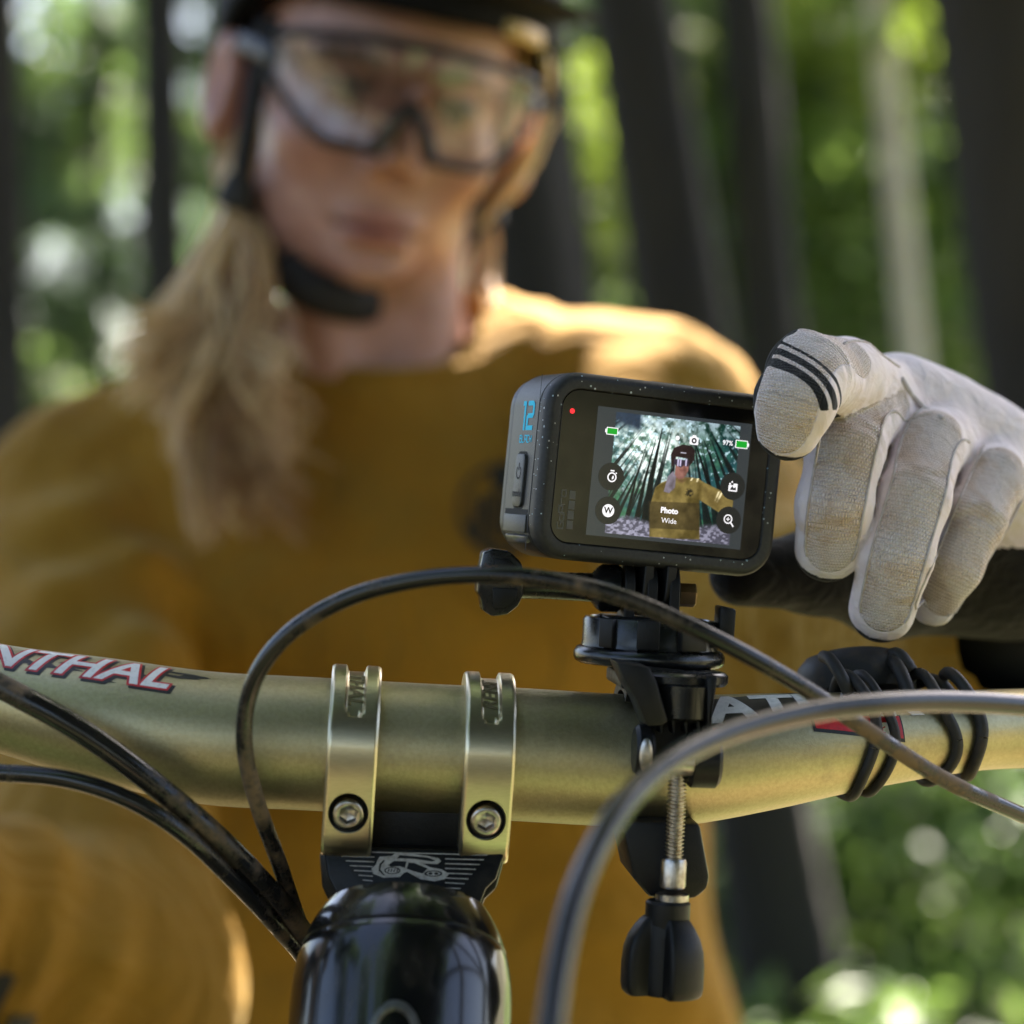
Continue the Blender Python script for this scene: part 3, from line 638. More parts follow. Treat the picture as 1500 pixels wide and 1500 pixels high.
# ---- hair: a loose ponytail brought forward over one shoulder, strands as tapered tubes
m, n, b = nodes('blonde_hair'); at = N(n, 'Attribute', attribute_name='tint'); r = ramp(n, [(0, (.25, .12, .045)), (.5, (.62, .40, .18)), (1, (.94, .73, .42))]); n.links.new(at.outputs['Fac'], r.inputs[0]); n.links.new(r.outputs[0], b.inputs['Base Color'])
b.inputs['Roughness'].default_value = .42; M_hair = m
HV, HF, HT_ = [], [], []
def strand(pts, r0, tint, n=16, wave=None):
    c = spline(pts, n)
    if wave: tt = np.linspace(0, 1, n); c[:, 0] += wave[0] * tt * np.sin(tt * wave[2] + wave[1]); c[:, 2] += wave[0] * .4 * tt * np.cos(tt * wave[2] * .8 + wave[1])
    v, f = tube(c, [r0 * (1 - .75 * (i / (n - 1)) ** 2) for i in range(n)], 5, False); b_ = len(HV); HV.extend(v); HF.extend([tuple(i + b_ for i in q_) for q_ in f]); HT_.extend([tint] * len(v))
root = [(330, 215, 1.285), (345, 240, 1.27), (350, 285, 1.265)]
LOCK = [(random.random(), random.uniform(-28, 28), random.uniform(-40, 40), random.uniform(-.3, .3), random.uniform(0, 6.28), random.uniform(-.02, .02)) for _ in range(34)]
for k in range(1300):
    lk = LOCK[k % 34]; u = min(1, max(0, lk[0] + random.gauss(0, .035))); w_ = random.gauss(0, 1); q_ = random.random()
    endy = 600 + lk[2] * 2.0 + 110 * random.random() + (20 if u > .3 else -90)
    ex = 190 + 245 * u + 7 * w_ + lk[1]
    if endy > 700: ex = 235 + (ex - 200) * .75
    dd = lk[5] + random.uniform(-.010, .010)
    p0 = P(336 + 26 * random.random(), 228 + 60 * q_, 1.29 + dd * .5)
    p1 = P(310 + 60 * u + 5 * w_, 350 + 20 * random.random(), 1.268 + dd)
    p2 = P(240 + 150 * u + 9 * w_, 455 + 25 * random.random(), 1.240 + dd * 1.1)
    p3 = P(.5 * (ex + 225 + 170 * u) - lk[1] * .9, .5 * (endy + 470), 1.215 + dd * .9)
    p4 = P(ex, endy, 1.205 + dd * .8)
    strand([p0, p1, p2, p3, p4], random.uniform(.0006, .0015), min(1, max(0, .62 - .55 * (u - .3) + lk[3] * 1.3 + random.gauss(0, .15))), 26, (.010 + .004 * w_, lk[4] + .5 * q_, 9 + 3 * lk[0]))  # tint paints the left side lit and the right side shaded
for k in range(240):                                            # swept back along the side of the head to the tie
    a = random.random(); z_ = random.uniform(-.03, .06); s = -1
    strand([hx((s * .066, .105 + .02 * a, z_)), hx((s * .074, .115, z_ * .6)), hx((s * .076, .135, -.02 + z_ * .3)), hx((s * .075, .14, -.055 - .03 * a))], random.uniform(.001, .002), min(1, max(0, random.gauss(.5, .2))), 10)
    strand([hx((.070, .05 + .02 * a, z_)), hx((.085, .09, z_ * .6)), hx((.083, .12, -.03 - .05 * a)), hx((.07 + .02 * random.random(), .10 - .03 * a, -.075 - .03 * a))], random.uniform(.0008, .0016), min(1, max(0, random.gauss(.6, .2))), 10)
    strand([hx((random.uniform(-.07, .07), .175, .03)), hx((random.uniform(-.07, .06), .195, 0)), hx((random.uniform(-.07, .03), .18, -.05)), hx((-.075, .145, -.07))], .002, random.gauss(.45, .15), 8)
for k in range(70):                                             # loose lock along the far jaw, its sunlit edge painted by a bright tint
    j_ = lambda s_: random.gauss(0, s_)
    a = random.random()
    strand([P(806 + j_(4), 172 + j_(5), 1.285), P(775 + j_(5), 232 + j_(6), 1.285 + j_(.004)), P(738 + j_(5), 284 + j_(6), 1.28 + j_(.004)), P(700 + 20 * a + j_(4), 330 - 20 * a + j_(4), 1.275)], random.uniform(.0006, .0012), min(1, max(0, random.gauss(.85, .15))), 12)
hair = obj('hair', (HV, HF), M_hair, RIDER, 'W'); attr(hair.data, 'tint', HT_)

# ================================================================== helmet
HEL = empty('bike_helmet', hx((0, .09, .05)), 'black mountain bike helmet with gold detail and chin strap on the rider', 'helmet')
lo = tuple(min(hx((a, b_, c_))[i] for a in (-.12, .12) for b_ in (-.10, .24) for c_ in (-.06, .17)) for i in range(3)); hi_ = tuple(max(hx((a, b_, c_))[i] for a in (-.12, .12) for b_ in (-.10, .24) for c_ in (-.06, .17)) for i in range(3))
ax3, G = grid(lo, hi_, .0034); h = [a * 1000 for a in to_head(G)]; axh = np.abs(h[0])
sh_ = s_ell(h, (0, 96, 44), (99, 122, 104)); inn = s_ell(h, (0, 96, 40), (83, 104, 92))
edge = 45 - 62 * np.clip((h[1] - 40) / 130, 0, 1) ** 1.1 - 10 * np.clip((h[1] - 20) / 60, 0, 1)
d = smax(sh_, -inn, 4); d = smax(d, edge - h[2], 5)
for vx in (-46, 0, 46): d = smax(d, -s_cone(h, (vx, 10, 118), (vx * .9, 190, 120), 11, 11), 5)
V, F = surfnet(d / 1000, ax3); obj('shell', (V, F), M_helmet, HEL, 'W')
vz = []
for i in range(25):
    a = R(-62 + 124 * i / 24)
    for rr_, zz_ in ((.100, .058), (.138 - .016 * abs(math.sin(a)), .072 - .012 * abs(math.sin(a))), (.139 - .016 * abs(math.sin(a)), .076 - .012 * abs(math.sin(a))), (.100, .070)):
        vz.append(hx((rr_ * .93 * math.sin(a), .085 - rr_ * 1.02 * math.cos(a), zz_)))
obj('visor', (vz, [(4 * i + j, 4 * i + (j + 1) % 4, 4 * i + 4 + (j + 1) % 4, 4 * i + 4 + j) for i in range(24) for j in range(4)]), M_helmet, HEL, 'W', smooth=40)
def hpx(px_, py_, d_): return P(px_, py_, d_)
def ribbon(pts, w_, th_=.0012, n=26): return tube(spline(pts, n), w_, 8, True, flat=th_ / w_)
obj('emblem', ribbon([hpx(742, 44, 1.118), hpx(768, 50, 1.125), hpx(792, 60, 1.14)], .005, .002, 8), M_gold, HEL, 'W'); obj('emblem', ribbon([hpx(800, 84, 1.165), hpx(806, 110, 1.18), hpx(803, 135, 1.19)], .006, .002, 8), M_gold, HEL, 'W')
st = obj('chin_strap', ribbon([hx((-.072, .052, .03)), hx((-.073, .054, -.03)), hx((-.069, .056, -.07)), hx((-.050, .056, -.098)), hx((-.026, .046, -.110)), hx((0, .046, -.112)), hx((.03, .056, -.106)), hx((.054, .070, -.086)), hx((.074, .078, -.055)), hx((.081, .085, .0))], .0062, .0024, 60), M_strap, HEL, 'W')
obj('strap_pad', ribbon([hx((-.044, .050, -.102)), hx((-.024, .040, -.112)), hx((0, .040, -.114)), hx((.014, .048, -.112))], .0125, .006, 20), M_strap, HEL, 'W')
obj('rear_strap', ribbon([hx((.082, .120, .0)), hx((.081, .105, -.035)), hx((.078, .080, -.06))], .007, .002), M_strap, HEL, 'W')
obj('buckle', xf(box(-.009, .009, -.006, .006, -.010, .010, .003), Matrix.Translation(hx((-.073, .060, -.068))) @ RY(25)), M_frame, HEL, 'W')

# ================================================================== glasses
GL = empty('sports_glasses', hx((0, -.01, 0)), 'wraparound clear shield glasses with black frame on the rider', 'glasses')
m, n, b = nodes('clear_lens'); n.nodes.remove(b); L = n.links.new
tr = N(n, 'BsdfTransparent'); tr.inputs[0].default_value = (.86, .78, .72, 1); gs_ = N(n, 'BsdfGlossy'); gs_.inputs['Roughness'].default_value = .03; fr = N(n, 'Fresnel'); fr.inputs[0].default_value = 1.8
mxs = N(n, 'MixShader'); L(fr.outputs[0], mxs.inputs[0]); L(tr.outputs[0], mxs.inputs[1]); L(gs_.outputs[0], mxs.inputs[2]); L(mxs.outputs[0], n.nodes['Material Output'].inputs[0]); M_lens = m
def lens_pt(x, z, lift=0): 
    Rl = .088; a = x / Rl; return hx(((Rl + lift) * math.sin(a), .062 - (Rl + lift) * 1.03 * math.cos(a) - .004 * (z / .03) ** 2, z))
topz = lambda x: .030 - .008 * (abs(x) / .085) ** 2
def botz(x):
    x = abs(x)
    if x < .016: return -.001 - .026 * (x / .016) ** 1.5
    if x < .042: return -.027
    return -.027 + .030 * ((x - .042) / .043) ** 1.4
xs_ = np.linspace(-.083, .083, 67)
V, F = [], []
for x in xs_:
    for j in range(9): V.append(lens_pt(x, botz(x) + (topz(x) - botz(x)) * j / 8))
for i in range(66):
    for j in range(8): F.append((i * 9 + j, (i + 1) * 9 + j, (i + 1) * 9 + j + 1, i * 9 + j + 1))
obj('lens', (V, F), M_lens, GL, 'W')
obj('frame', tube([lens_pt(x, topz(x), .0006) for x in xs_], .0029, 8), M_frame, GL, 'W')
obj('lower_frame', tube([lens_pt(x, botz(x), .0006) for x in xs_], .0029, 8), M_frame, GL, 'W')
obj('nose_pad', tube([lens_pt(x, botz(x) - .001, -.003) for x in np.linspace(-.0165, .0165, 21)], .0042, 8), M_frame, GL, 'W')
for s in (-1, 1): obj('temple_arm', ribbon([lens_pt(s * .083, .010), hx((s * .083, .050, .014)), hx((s * .084, .095, .012))], .006, .003, 16), M_frame, GL, 'W')

# ================================================================== glove on the camera
def FP(L_): return [(*P(x, y, d_), r_ / 1000) for x, y, d_, r_ in L_]
FING = {'index': FP([(1305, 588, .680, 11.5), (1236, 554, .640, 11.2), (1186, 546, .610, 11.4), (1165, 588, .5985, 10.6), (1155, 628, .600, 8.6)]),
        'middle': FP([(1335, 610, .684, 12), (1262, 604, .650, 11.0), (1238, 660, .634, 10.7), (1222, 740, .629, 10.4), (1213, 804, .634, 9.4)]),
        'ring': FP([(1400, 640, .688, 11.8), (1358, 655, .655, 10.5), (1337, 730, .637, 10.3), (1312, 815, .631, 10.2), (1292, 893, .636, 9.4)]),
        'little': FP([(1465, 680, .694, 10.8), (1452, 705, .665, 9.8), (1426, 760, .651, 9.2), (1395, 828, .647, 8.4), (1366, 886, .650, 6.6)])}
WR = P(1560, 800, .745)
PALM = P(1380, 790, .700)
def glove_sdf(p):
    hand = None
    for k in FING:
        a = FING[k][0]; c = s_cone(p, a[:3], tuple(WR + Vector(((a[0] - WR.x) * .25, 0, (a[2] - WR.z) * .3))), .0135, .0200); hand = c if hand is None else smin(hand, c, .014)
    hand = smin(hand, s_cone(p, tuple(P(1375, 730, .705)), tuple(P(1480, 800, .725)), .024, .026), .014)
    # thumb lies behind the camera, tip towards the left
    th = s_cone(p, tuple(P(1455, 850, .735)), tuple(P(1300, 860, .712)), .018, .0155)
    th = smin(th, s_cone(p, tuple(P(1300, 860, .712)), tuple(P(1190, 838, .694)), .0150, .0120), .006)
    th = smin(th, s_cone(p, tuple(P(1190, 838, .694)), tuple(P(1085, 842, .676)), .0120, .0095), .006)
    d = smin(hand, th, .012)
    d = smin(d, s_cone(p, tuple(WR), tuple(P(1640, 815, .775)), .027, .031), .02)
    fs = None
    for k, ch in FING.items():
        f_ = None
        for a, b_ in zip(ch[:-1], ch[1:]):
            c = s_cone(p, a[:3], b_[:3], a[3], b_[3]); f_ = c if f_ is None else smin(f_, c, .003)
        fs = f_ if fs is None else smin(fs, f_, .0011)
    d = smin(d, fs, .0035)
    return d
lo = (.055, .582, .985); hi_ = (.212, .80, 1.122)
ax3, G = grid(lo, hi_, .00105)
d = glove_sdf(G)
V, F = surfnet(d, ax3)
V = V.astype(float)
# per-vertex finger coordinates for the fabric
DORS = Vector((-.10, -1, .22)).normalized()
best = np.full(len(V), 9.); sA = np.zeros(len(V)); vA = np.zeros(len(V)); rA = np.full(len(V), .01); up_dot = np.zeros(len(V)); idx_ = np.zeros(len(V)); tip = np.zeros(len(V))
sst = np.zeros(len(V)); DRV = np.zeros_like(V)
for fi, (k, ch) in enumerate(FING.items()):
    c = spline(ch, 72); T_ = np.gradient(c[:, :3], axis=0); T_ /= np.linalg.norm(T_, axis=1)[:, None]; cum = np.r_[0, np.cumsum(np.linalg.norm(np.diff(c[:, :3], axis=0), axis=1))]
    near = np.full(len(V), 9.); ki = np.zeros(len(V), int)
    for q_ in range(72):
        dd = np.linalg.norm(V - c[q_, :3], axis=1); m_ = dd < near; near[m_] = dd[m_]; ki[m_] = q_
    t = T_[ki]; rel = V - c[ki, :3]; along = (rel * t).sum(1); dr_ = np.array(DORS) - t * (t @ np.array(DORS))[:, None]; dr_ /= np.linalg.norm(dr_, axis=1)[:, None]; lat = np.cross(t, dr_); lat *= np.where(lat[:, :1] < 0, -1, 1)
    perp = rel - t * along[:, None]; dist_ = np.where((ki == 71) | (ki == 0), near, np.linalg.norm(perp, axis=1)) - c[ki, 3]; m_ = dist_ < best
    best[m_] = dist_[m_]; sA[m_] = (cum[ki] + along)[m_]; vA[m_] = (rel * lat).sum(1)[m_]; up_dot[m_] = (rel * dr_).sum(1)[m_]; rA[m_] = c[ki, 3][m_]; idx_[m_] = fi; tip[m_] = (cum[-1] + c[-1, 3] - cum[ki] - along)[m_]
    DRV[m_] = dr_[m_]
    sst[m_] = math.dist(ch[0][:3], ch[1][:3]) * (.75 if fi == 1 else .9 if fi else 1.2)
onf = np.clip(1 - best / .004, 0, 1)
half = np.where(idx_ == 3, .84, np.where(idx_ == 0, .78, .72)) * rA * 1.02
off = np.where(idx_ == 0, -.0015, np.where(idx_ == 3, .002, .0006))
qe = tip - np.where(idx_ == 0, .0030, .0056); vv_ = vA - off
edge_ = np.where(qe < half, half - np.hypot(vv_, half - qe), half - np.abs(vv_))                    # > 0 on the knit back panel
qs = sA - sst; edge_ = np.minimum(edge_, np.where(qs < half, half - np.hypot(vv_, half - qs), half - np.abs(vv_)))
edge_ = np.where(up_dot > -.002, edge_, -.004); edge_ = np.where(best < .003, edge_, np.minimum(edge_, .001 - best))
vw = V[:, 1]
nrmv = np.zeros_like(V)
fn = np.cross(V[F[:, 1]] - V[F[:, 0]], V[F[:, 2]] - V[F[:, 0]])
for j in range(4): np.add.at(nrmv, F[:, j], fn)
nrmv /= np.linalg.norm(nrmv, axis=1)[:, None] + 1e-12
pal = np.clip((nrmv @ np.array((-.12, .80, -.58)) - .10) * 4, 0, 1) * (nrmv[:, 2] < .2)               # palm side is black
thumbm = np.zeros(len(V))
thd = np.minimum(np.linalg.norm(np.cross(V - np.array(P(1300, 860, .712)), np.array((P(1085, 842, .676) - P(1300, 860, .712)).normalized())), axis=1), 9) < .019
low = (V[:, 0] < P(1330, 0, .70).x) & (V[:, 1] > .655); thumb = low | ((V[:, 2] < P(0, 800, .72).z) & (V[:, 1] > .680))
blackp = np.maximum(pal, thumb * np.clip(1 - (nrmv[:, 2] < -.93) * 1.0, 0, 1))
blackp = blackp * (V[:, 2] < P(0, 660, .68).z)
idxpalm = np.clip(.5 + np.maximum(-.0098 - vA, -.0035 - up_dot) * 900, 0, 1) * ((idx_ == 0) & (best < .004) & (sA > .045)); blackp = np.maximum(blackp, idxpalm)
stripe = np.zeros(len(V)) - .01
for s_c, wd_ in ((.0585, .0014), (.0545, .00105), (.0510, .0006)):
    cur = sA - (s_c - 14 * np.maximum(0, (vA + .006)) ** 2 * 1.0 - .0)
    stripe = np.maximum(stripe, wd_ - np.abs(cur))
tot_i = sum(math.dist(a[:3], b_[:3]) for a, b_ in zip(FING['index'][:-1], FING['index'][1:]))
SCN = P(1118, 612, .598); dx_, dz_ = V[:, 0] - SCN.x, V[:, 2] - SCN.z; rad_s = np.hypot(dx_, dz_); ang_s = np.arctan2(dz_, dx_)
stripe = np.full(len(V), -.01)
for rs_, wd_ in ((.0152, .00130), (.0186, .00100), (.0214, .00048)):            # three printed arcs across the fingertip
    stripe = np.maximum(stripe, wd_ - np.abs(rad_s - rs_))
stripe = np.minimum(stripe, (ang_s - .10) * .015); stripe = np.where((idx_ == 0) & (sA > .030) & (V[:, 1] < .625), stripe, -.01)
onw = np.clip(1 - best / .003, 0, 1) * np.clip((sA - sst) / .006, 0, 1)
V = V - DRV * (np.maximum(0, up_dot - .52 * rA) * .34 * onw)[:, None]             # flatter backs to the fingers
for fi_, joints in ((0, (.030, .034)), (1, (.0165, .0205, .041, .046)), (2, (.0170, .0215, .043, .048)), (3, (.015, .031, .035))):
    for q_, tj in enumerate(joints):                                              # creases over the joints
        ph = fi_ * 1.7 + q_ * 2.3; line = tip - tj - .0016 * np.sin(vA * 330 + ph) - .12 * vA * (1 if q_ % 2 else -1)
        amp = .00062 * (.55 + .45 * np.sin(vA * 240 + ph * 1.9)); V = V - nrmv * (((idx_ == fi_) * onw * np.clip(up_dot / rA + .3, 0, 1)) * (amp * np.exp(-(line / .0011) ** 2) - amp * .7 * np.exp(-((line - .0024) / .0015) ** 2)))[:, None]
glove_me = mesh('glove', (V, F)); 
attr(glove_me, 'fs', sA * 1000); attr(glove_me, 'fv', vA * 1000); attr(glove_me, 'edge', edge_ * 1000); attr(glove_me, 'black', blackp); attr(glove_me, 'stripe', stripe * 1000); attr(glove_me, 'onf', onf)
m, n, b = nodes('white_glove_fabric'); L = n.links.new
A = {k: N(n, 'Attribute', attribute_name=k).outputs['Fac'] for k in ('fs', 'fv', 'edge', 'black', 'stripe', 'onf')}
def mth(op, a, c_=None):
    o = N(n, 'Math', operation=op)
    for i, x in enumerate((a, c_)):
        if x is None: continue
        if isinstance(x, (int, float)): o.inputs[i].default_value = x
        else: L(x, o.inputs[i])
    return o.outputs[0]
row = mth('SINE', mth('MULTIPLY', A['fs'], 2 * math.pi / .92))
colm = mth('SINE', mth('ADD', mth('MULTIPLY', A['fv'], 2 * math.pi / .80), mth('MULTIPLY', mth('FLOOR', mth('DIVIDE', A['fs'], .92)), math.pi)))
knit = mth('MULTIPLY', mth('ADD', row, 1.0), mth('ADD', colm, 1.0))            # 0..4
pan = N(n, 'MapRange'); L(A['edge'], pan.inputs['Value']); pan.inputs['From Min'].default_value = -.12; pan.inputs['From Max'].default_value = .12
tc = N(n, 'TexCoord')
d1 = N(n, 'TexNoise', Scale=95, Detail=6, Roughness=.6, Distortion=.4); L(tc.outputs['Object'], d1.inputs['Vector'])
dirt = ramp(n, [(.42, (.92, .82, .79)), (.57, (.84, .70, .62)), (.74, (.62, .45, .31))]); L(d1.outputs[0], dirt.inputs[0])
kd_ = ramp(n, [(0, (.66, .60, .57)), (.3, (.95, .94, .93)), (1, (1, 1, 1))]); L(mth('DIVIDE', knit, 2.2), kd_.inputs[0])
pm = N(n, 'Mix', data_type='RGBA', blend_type='MULTIPLY'); pm.inputs[0].default_value = 1; L(dirt.outputs[0], pm.inputs[6]); L(kd_.outputs[0], pm.inputs[7])
d2 = N(n, 'TexNoise', Scale=160, Detail=4); L(tc.outputs['Object'], d2.inputs['Vector']); smooth_c = ramp(n, [(.3, (.88, .78, .79)), (.7, (.80, .68, .68))]); L(d2.outputs[0], smooth_c.inputs[0])
m1 = N(n, 'Mix', data_type='RGBA'); L(pan.outputs[0], m1.inputs[0]); L(smooth_c.outputs[0], m1.inputs[6]); L(pm.outputs[2], m1.inputs[7])
stf = N(n, 'MapRange'); L(A['stripe'], stf.inputs['Value']); stf.inputs['From Min'].default_value = -.10; stf.inputs['From Max'].default_value = .10
m2 = N(n, 'Mix', data_type='RGBA'); L(stf.outputs[0], m2.inputs[0]); L(m1.outputs[2], m2.inputs[6]); m2.inputs[7].default_value = (.012, .012, .013, 1)
bf = N(n, 'MapRange'); L(A['black'], bf.inputs['Value']); bf.inputs['From Min'].default_value = .4; bf.inputs['From Max'].default_value = .6
m3 = N(n, 'Mix', data_type='RGBA'); L(bf.outputs[0], m3.inputs[0]); L(m2.outputs[2], m3.inputs[6]); m3.inputs[7].default_value = (.005, .005, .005, 1)
L(m3.outputs[2], b.inputs['Base Color']); b.inputs['Roughness'].default_value = .85; b.inputs['Sheen Weight'].default_value = .08; b.inputs['Specular IOR Level'].default_value = .2
hgt = mth('ADD', mth('MULTIPLY', mth('MULTIPLY', knit, pan.outputs[0]), .22), mth('MULTIPLY', mth('SINE', mth('MULTIPLY', A['edge'], 3.0)), 0.0))
# stitched valley along the panel edge
val_ = mth('MULTIPLY', mth('MAXIMUM', mth('SUBTRACT', .35, mth('ABSOLUTE', A['edge'])), 0.0), -1.6)
wr = N(n, 'TexNoise', Scale=120, Detail=5, Distortion=.8); L(tc.outputs['Object'], wr.inputs['Vector'])
b1 = N(n, 'Bump', Strength=.9, Distance=.0006); L(mth('ADD', hgt, val_), b1.inputs['Height'])
b2 = N(n, 'Bump', Strength=.55, Distance=.0035); L(wr.outputs[0], b2.inputs['Height']); L(b1.outputs[0], b2.inputs['Normal']); L(b2.outputs[0], b.inputs['Normal'])
M_glove = m; glove_me.materials.append(M_glove)
glove = obj('glove', glove_me, M_glove, RIDER, 'W')
glove['label'] = 'dirty white knit glove with black stripes pressing the camera corner'
# seams: fine piping beside the knit panels
gb = BVHTree.FromPolygons([tuple(p) for p in V], [tuple(map(int, f_)) for f_ in F])
M_seam = mat('glove_piping', (.60, .54, .53), .8, c2=(.45, .37, .33), scale=300)
for fi, (k, ch) in enumerate(FING.items()):
    if k == 'index': continue
    c = spline([a for a in ch], 60)[18:]
    T_ = np.gradient(c[:, :3], axis=0); T_ /= np.linalg.norm(T_, axis=1)[:, None]
    hf = {'middle': .72, 'ring': .72, 'little': .84}[k]
    for sd in (-1, 1):
        pts = []
        for i in range(len(c)):
            t = Vector(T_[i]); dr_ = (DORS - t * DORS.dot(t)).normalized(); lat = t.cross(dr_); lat = lat if lat.x > 0 else -lat
            prog = i / (len(c) - 1); hw_ = hf * c[i, 3] * 1.02; qe_ = (float(np.linalg.norm(np.diff(c[i:, :3], axis=0), axis=1).sum()) if i < len(c) - 1 else 0) + ch[-1][3] - .0056; wq = hw_ if qe_ > hw_ else math.sqrt(max(0, hw_ ** 2 - (hw_ - qe_) ** 2)) if qe_ > 0 else -1
            if wq < 0: continue
            o = Vector(c[i, :3]) + lat * (sd * wq + (.002 if k == 'little' else .0006)) + dr_ * .03
            hit = gb.ray_cast(o, -dr_, .05)
            if hit[0]: pts.append(hit[0] + dr_ * .0001)
        if len(pts) > 4: obj('seam', tube(np.array([tuple(p) for p in pts]), .00042, 6), M_seam, glove, 'L')
obj('knuckle_seam', tube(np.array([tuple(p) for p in [ (lambda h_: h_[0] if h_[0] else o_)(gb.ray_cast(o_, Vector((0, 1, 0)), .3)) for o_ in [Vector((x_, .55, z_)) for x_, z_ in [(P(a, b_, .655).x, P(a, b_, .655).z) for a, b_ in ((1318, 556), (1335, 578), (1355, 598), (1376, 616))]]]]), .0009, 8), M_seam, glove, 'L')
M_cuff = mat('glove_cuff', (.006, .006, .006), .8, bump=.4, bscale=300)
cdir = (WRL - WR).normalized()
cf = obj('cuff', tube([P(1600, 806, .762), P(1640, 815, .775), WRL.lerp(P(1640, 815, .775), .5), WRL + (ELL - WRL) * .06], [.033, .036, .038, .040], 28), M_cuff, glove, 'L')
# the other gloved hand rests on the far grip, outside the picture
o2 = obj('glove', glove_me.copy(), M_glove, RIDER, 'W')
wv = np.array(P(1640, 815, .775)); co = V.copy() - wv; co[:, 0] *= -1; co += np.array(WRR + Vector((-.004, -.03, .012)))
o2.data.vertices.foreach_set('co', co.astype(np.float32).ravel()); o2.data.flip_normals(); o2.data.update()
# ================================================================== the mountain bike
def boolean(ga, gb, op='DIFFERENCE'):
    oa = bpy.data.objects.new('a', mesh('a', ga)); ob = bpy.data.objects.new('b', mesh('b', gb))
    COL.objects.link(oa); COL.objects.link(ob)
    md = oa.modifiers.new('b', 'BOOLEAN'); md.object = ob; md.operation = op; md.solver = 'EXACT'
    dg = bpy.context.evaluated_depsgraph_get(); me = oa.evaluated_get(dg).to_mesh()
    g = ([v.co.copy() for v in me.vertices], [tuple(p.vertices) for p in me.polygons])
    oa.evaluated_get(dg).to_mesh_clear(); bpy.data.objects.remove(oa); bpy.data.objects.remove(ob); return g

BIKE = empty('mountain_bike', (P(590, 1500, .6).x, .60, 0.0),
             'mountain bike with olive gold handlebar and glossy black head tube', 'bicycle')
bar_rows = [(-1560, 905, .672, .0112), (-900, 915, .640, .0112), (-450, 940, .620, .0120), (-200, 978, .610, .0133), (0, 1022, .602, .0142), (140, 1052, .598, .0163), (300, 1080, .597, .0175),
            (450, 1089, .598, .0176), (615, 1098, .600, .0176), (760, 1105, .602, .0177), (900, 1113, .605, .0177), (1000, 1113, .607, .0174), (1120, 1101, .611, .0158), (1250, 1086, .618, .0135),
            (1400, 1072, .629, .0115), (1520, 1066, .640, .0112), (1900, 1055, .670, .0112), (2560, 1050, .730, .0112)]
BAR = spline([(*P(a, b, d), r) for a, b, d, r in bar_rows], 320)
BART, BARU, BARB = frames(BAR[:, :3])                       # along, up, and (along x up) = towards the viewer
if BARB[160][1] > 0: BARB = -BARB
BARS = np.r_[0, np.cumsum(np.linalg.norm(np.diff(BAR[:, :3], axis=0), axis=1))]
BARPX = BAR[:, 0] / BAR[:, 1] * FPX + 750
def bar_at_px(px): return np.interp(px, BARPX, BARS)
def bar_frame(s):
    f = lambda A: np.array([np.interp(s, BARS, A[:, j]) for j in range(A.shape[1])])
    return f(BAR[:, :3]), f(BART), f(BARU), f(BARB), float(np.interp(s, BARS, BAR[:, 3]))
def on_bar(s, ang, lift=0.0):
    c, t, u, b, r = bar_frame(s); return Vector(c + (r + lift) * (math.cos(ang) * b + math.sin(ang) * u))
handlebar = obj('handlebar', tube(BAR[:, :3], BAR[:, 3], 72), M_bar, BIKE, 'W', smooth=50)

def wrap(g, px0, ang0, lift, maxlen=.0016, wave=0):
    """lay flat lettering (x along the bar, z round it) on the tube"""
    s0 = bar_at_px(px0); v, f = subdivide(g, maxlen); out = []
    for x, _, z in v:
        s = s0 + x; r = float(np.interp(s, BARS, BAR[:, 3])); out.append(on_bar(s, ang0 + z / r, lift))
    return out, f
# left decal: white lettering outlined in red over a scuffed black shadow
size = .0135
shx = lambda g, k: ([(x * k, y, z) for x, y, z in g[0]], g[1])
T_ = lambda off: shx(text('RENTHAL', size, off, .28, 'RIGHT', 1.02), 1.16)
PXL, ANG = 243, R(62)
sm = []
for k in range(16):                                          # scuffed streaks behind the word
    x0 = -.066 + .0046 * k + random.uniform(-.002, .002); z0 = random.uniform(-.0052, .0035)
    ln = random.uniform(.004, .013); h_ = random.uniform(.0005, .0016)
    sm.append(flat([(x0, z0), (x0 + ln * .5, z0 - h_ * .4), (x0 + ln, z0 + h_ * .3), (x0 + ln * .8, z0 + h_), (x0 + ln * .2, z0 + h_ * 1.2)]))
obj('decal_shadow', wrap(merge(*sm), PXL, ANG, .00006), M_black, handlebar, 'L')
g = T_(.0009); obj('decal_shadow', wrap(([(x + .0008, y, z - .0007) for x, y, z in g[0]], g[1]), PXL, ANG, .00010), M_black, handlebar, 'L')
obj('lettering_outline', wrap(T_(.0008), PXL, ANG, .00016), M_red, handlebar, 'L')
obj('lettering', wrap(T_(.00025), PXL, ANG, .00022), M_white, handlebar, 'L')
# right decal
def strip(px0, px1, a0, a1, a0b=None, a1b=None, n=24):
    s0, s1 = bar_at_px(px0), bar_at_px(px1); L_ = s1 - s0; r = .0155
    return flat([(0, r * R(a0)), (L_, r * R(a0b if a0b is not None else a0)), (L_, r * R(a1b if a1b is not None else a1)), (0, r * R(a1))])
obj('decal_panel', wrap(strip(1015, 1180, 36, 80, 40, 88), 1015, 0, .00008), M_black, handlebar, 'L')
FT = shx(text('FATBAR', .0150, .0006, 0, 'LEFT', 1.0), 1.25)
obj('lettering', wrap(FT, 985, R(58), .00020), M_white, handlebar, 'L')
obj('decal_stripe', wrap(strip(1166, 1292, 24, 40, 2, 30), 1166, 0, .00012), M_black, handlebar, 'L')
obj('decal_stripe', wrap(strip(1170, 1290, 27, 40, 6, 29), 1170, 0, .00018), M_red, handlebar, 'L')
obj('decal_stripe', wrap(strip(1026, 1064, 30, 40), 1026, 0, .00024), M_red, handlebar, 'L')
tx = text('35', .0052, .0003, 0.2, 'CENTER'); obj('lettering', wrap(tx, 1270, R(18), .00030), M_white, handlebar, 'L')
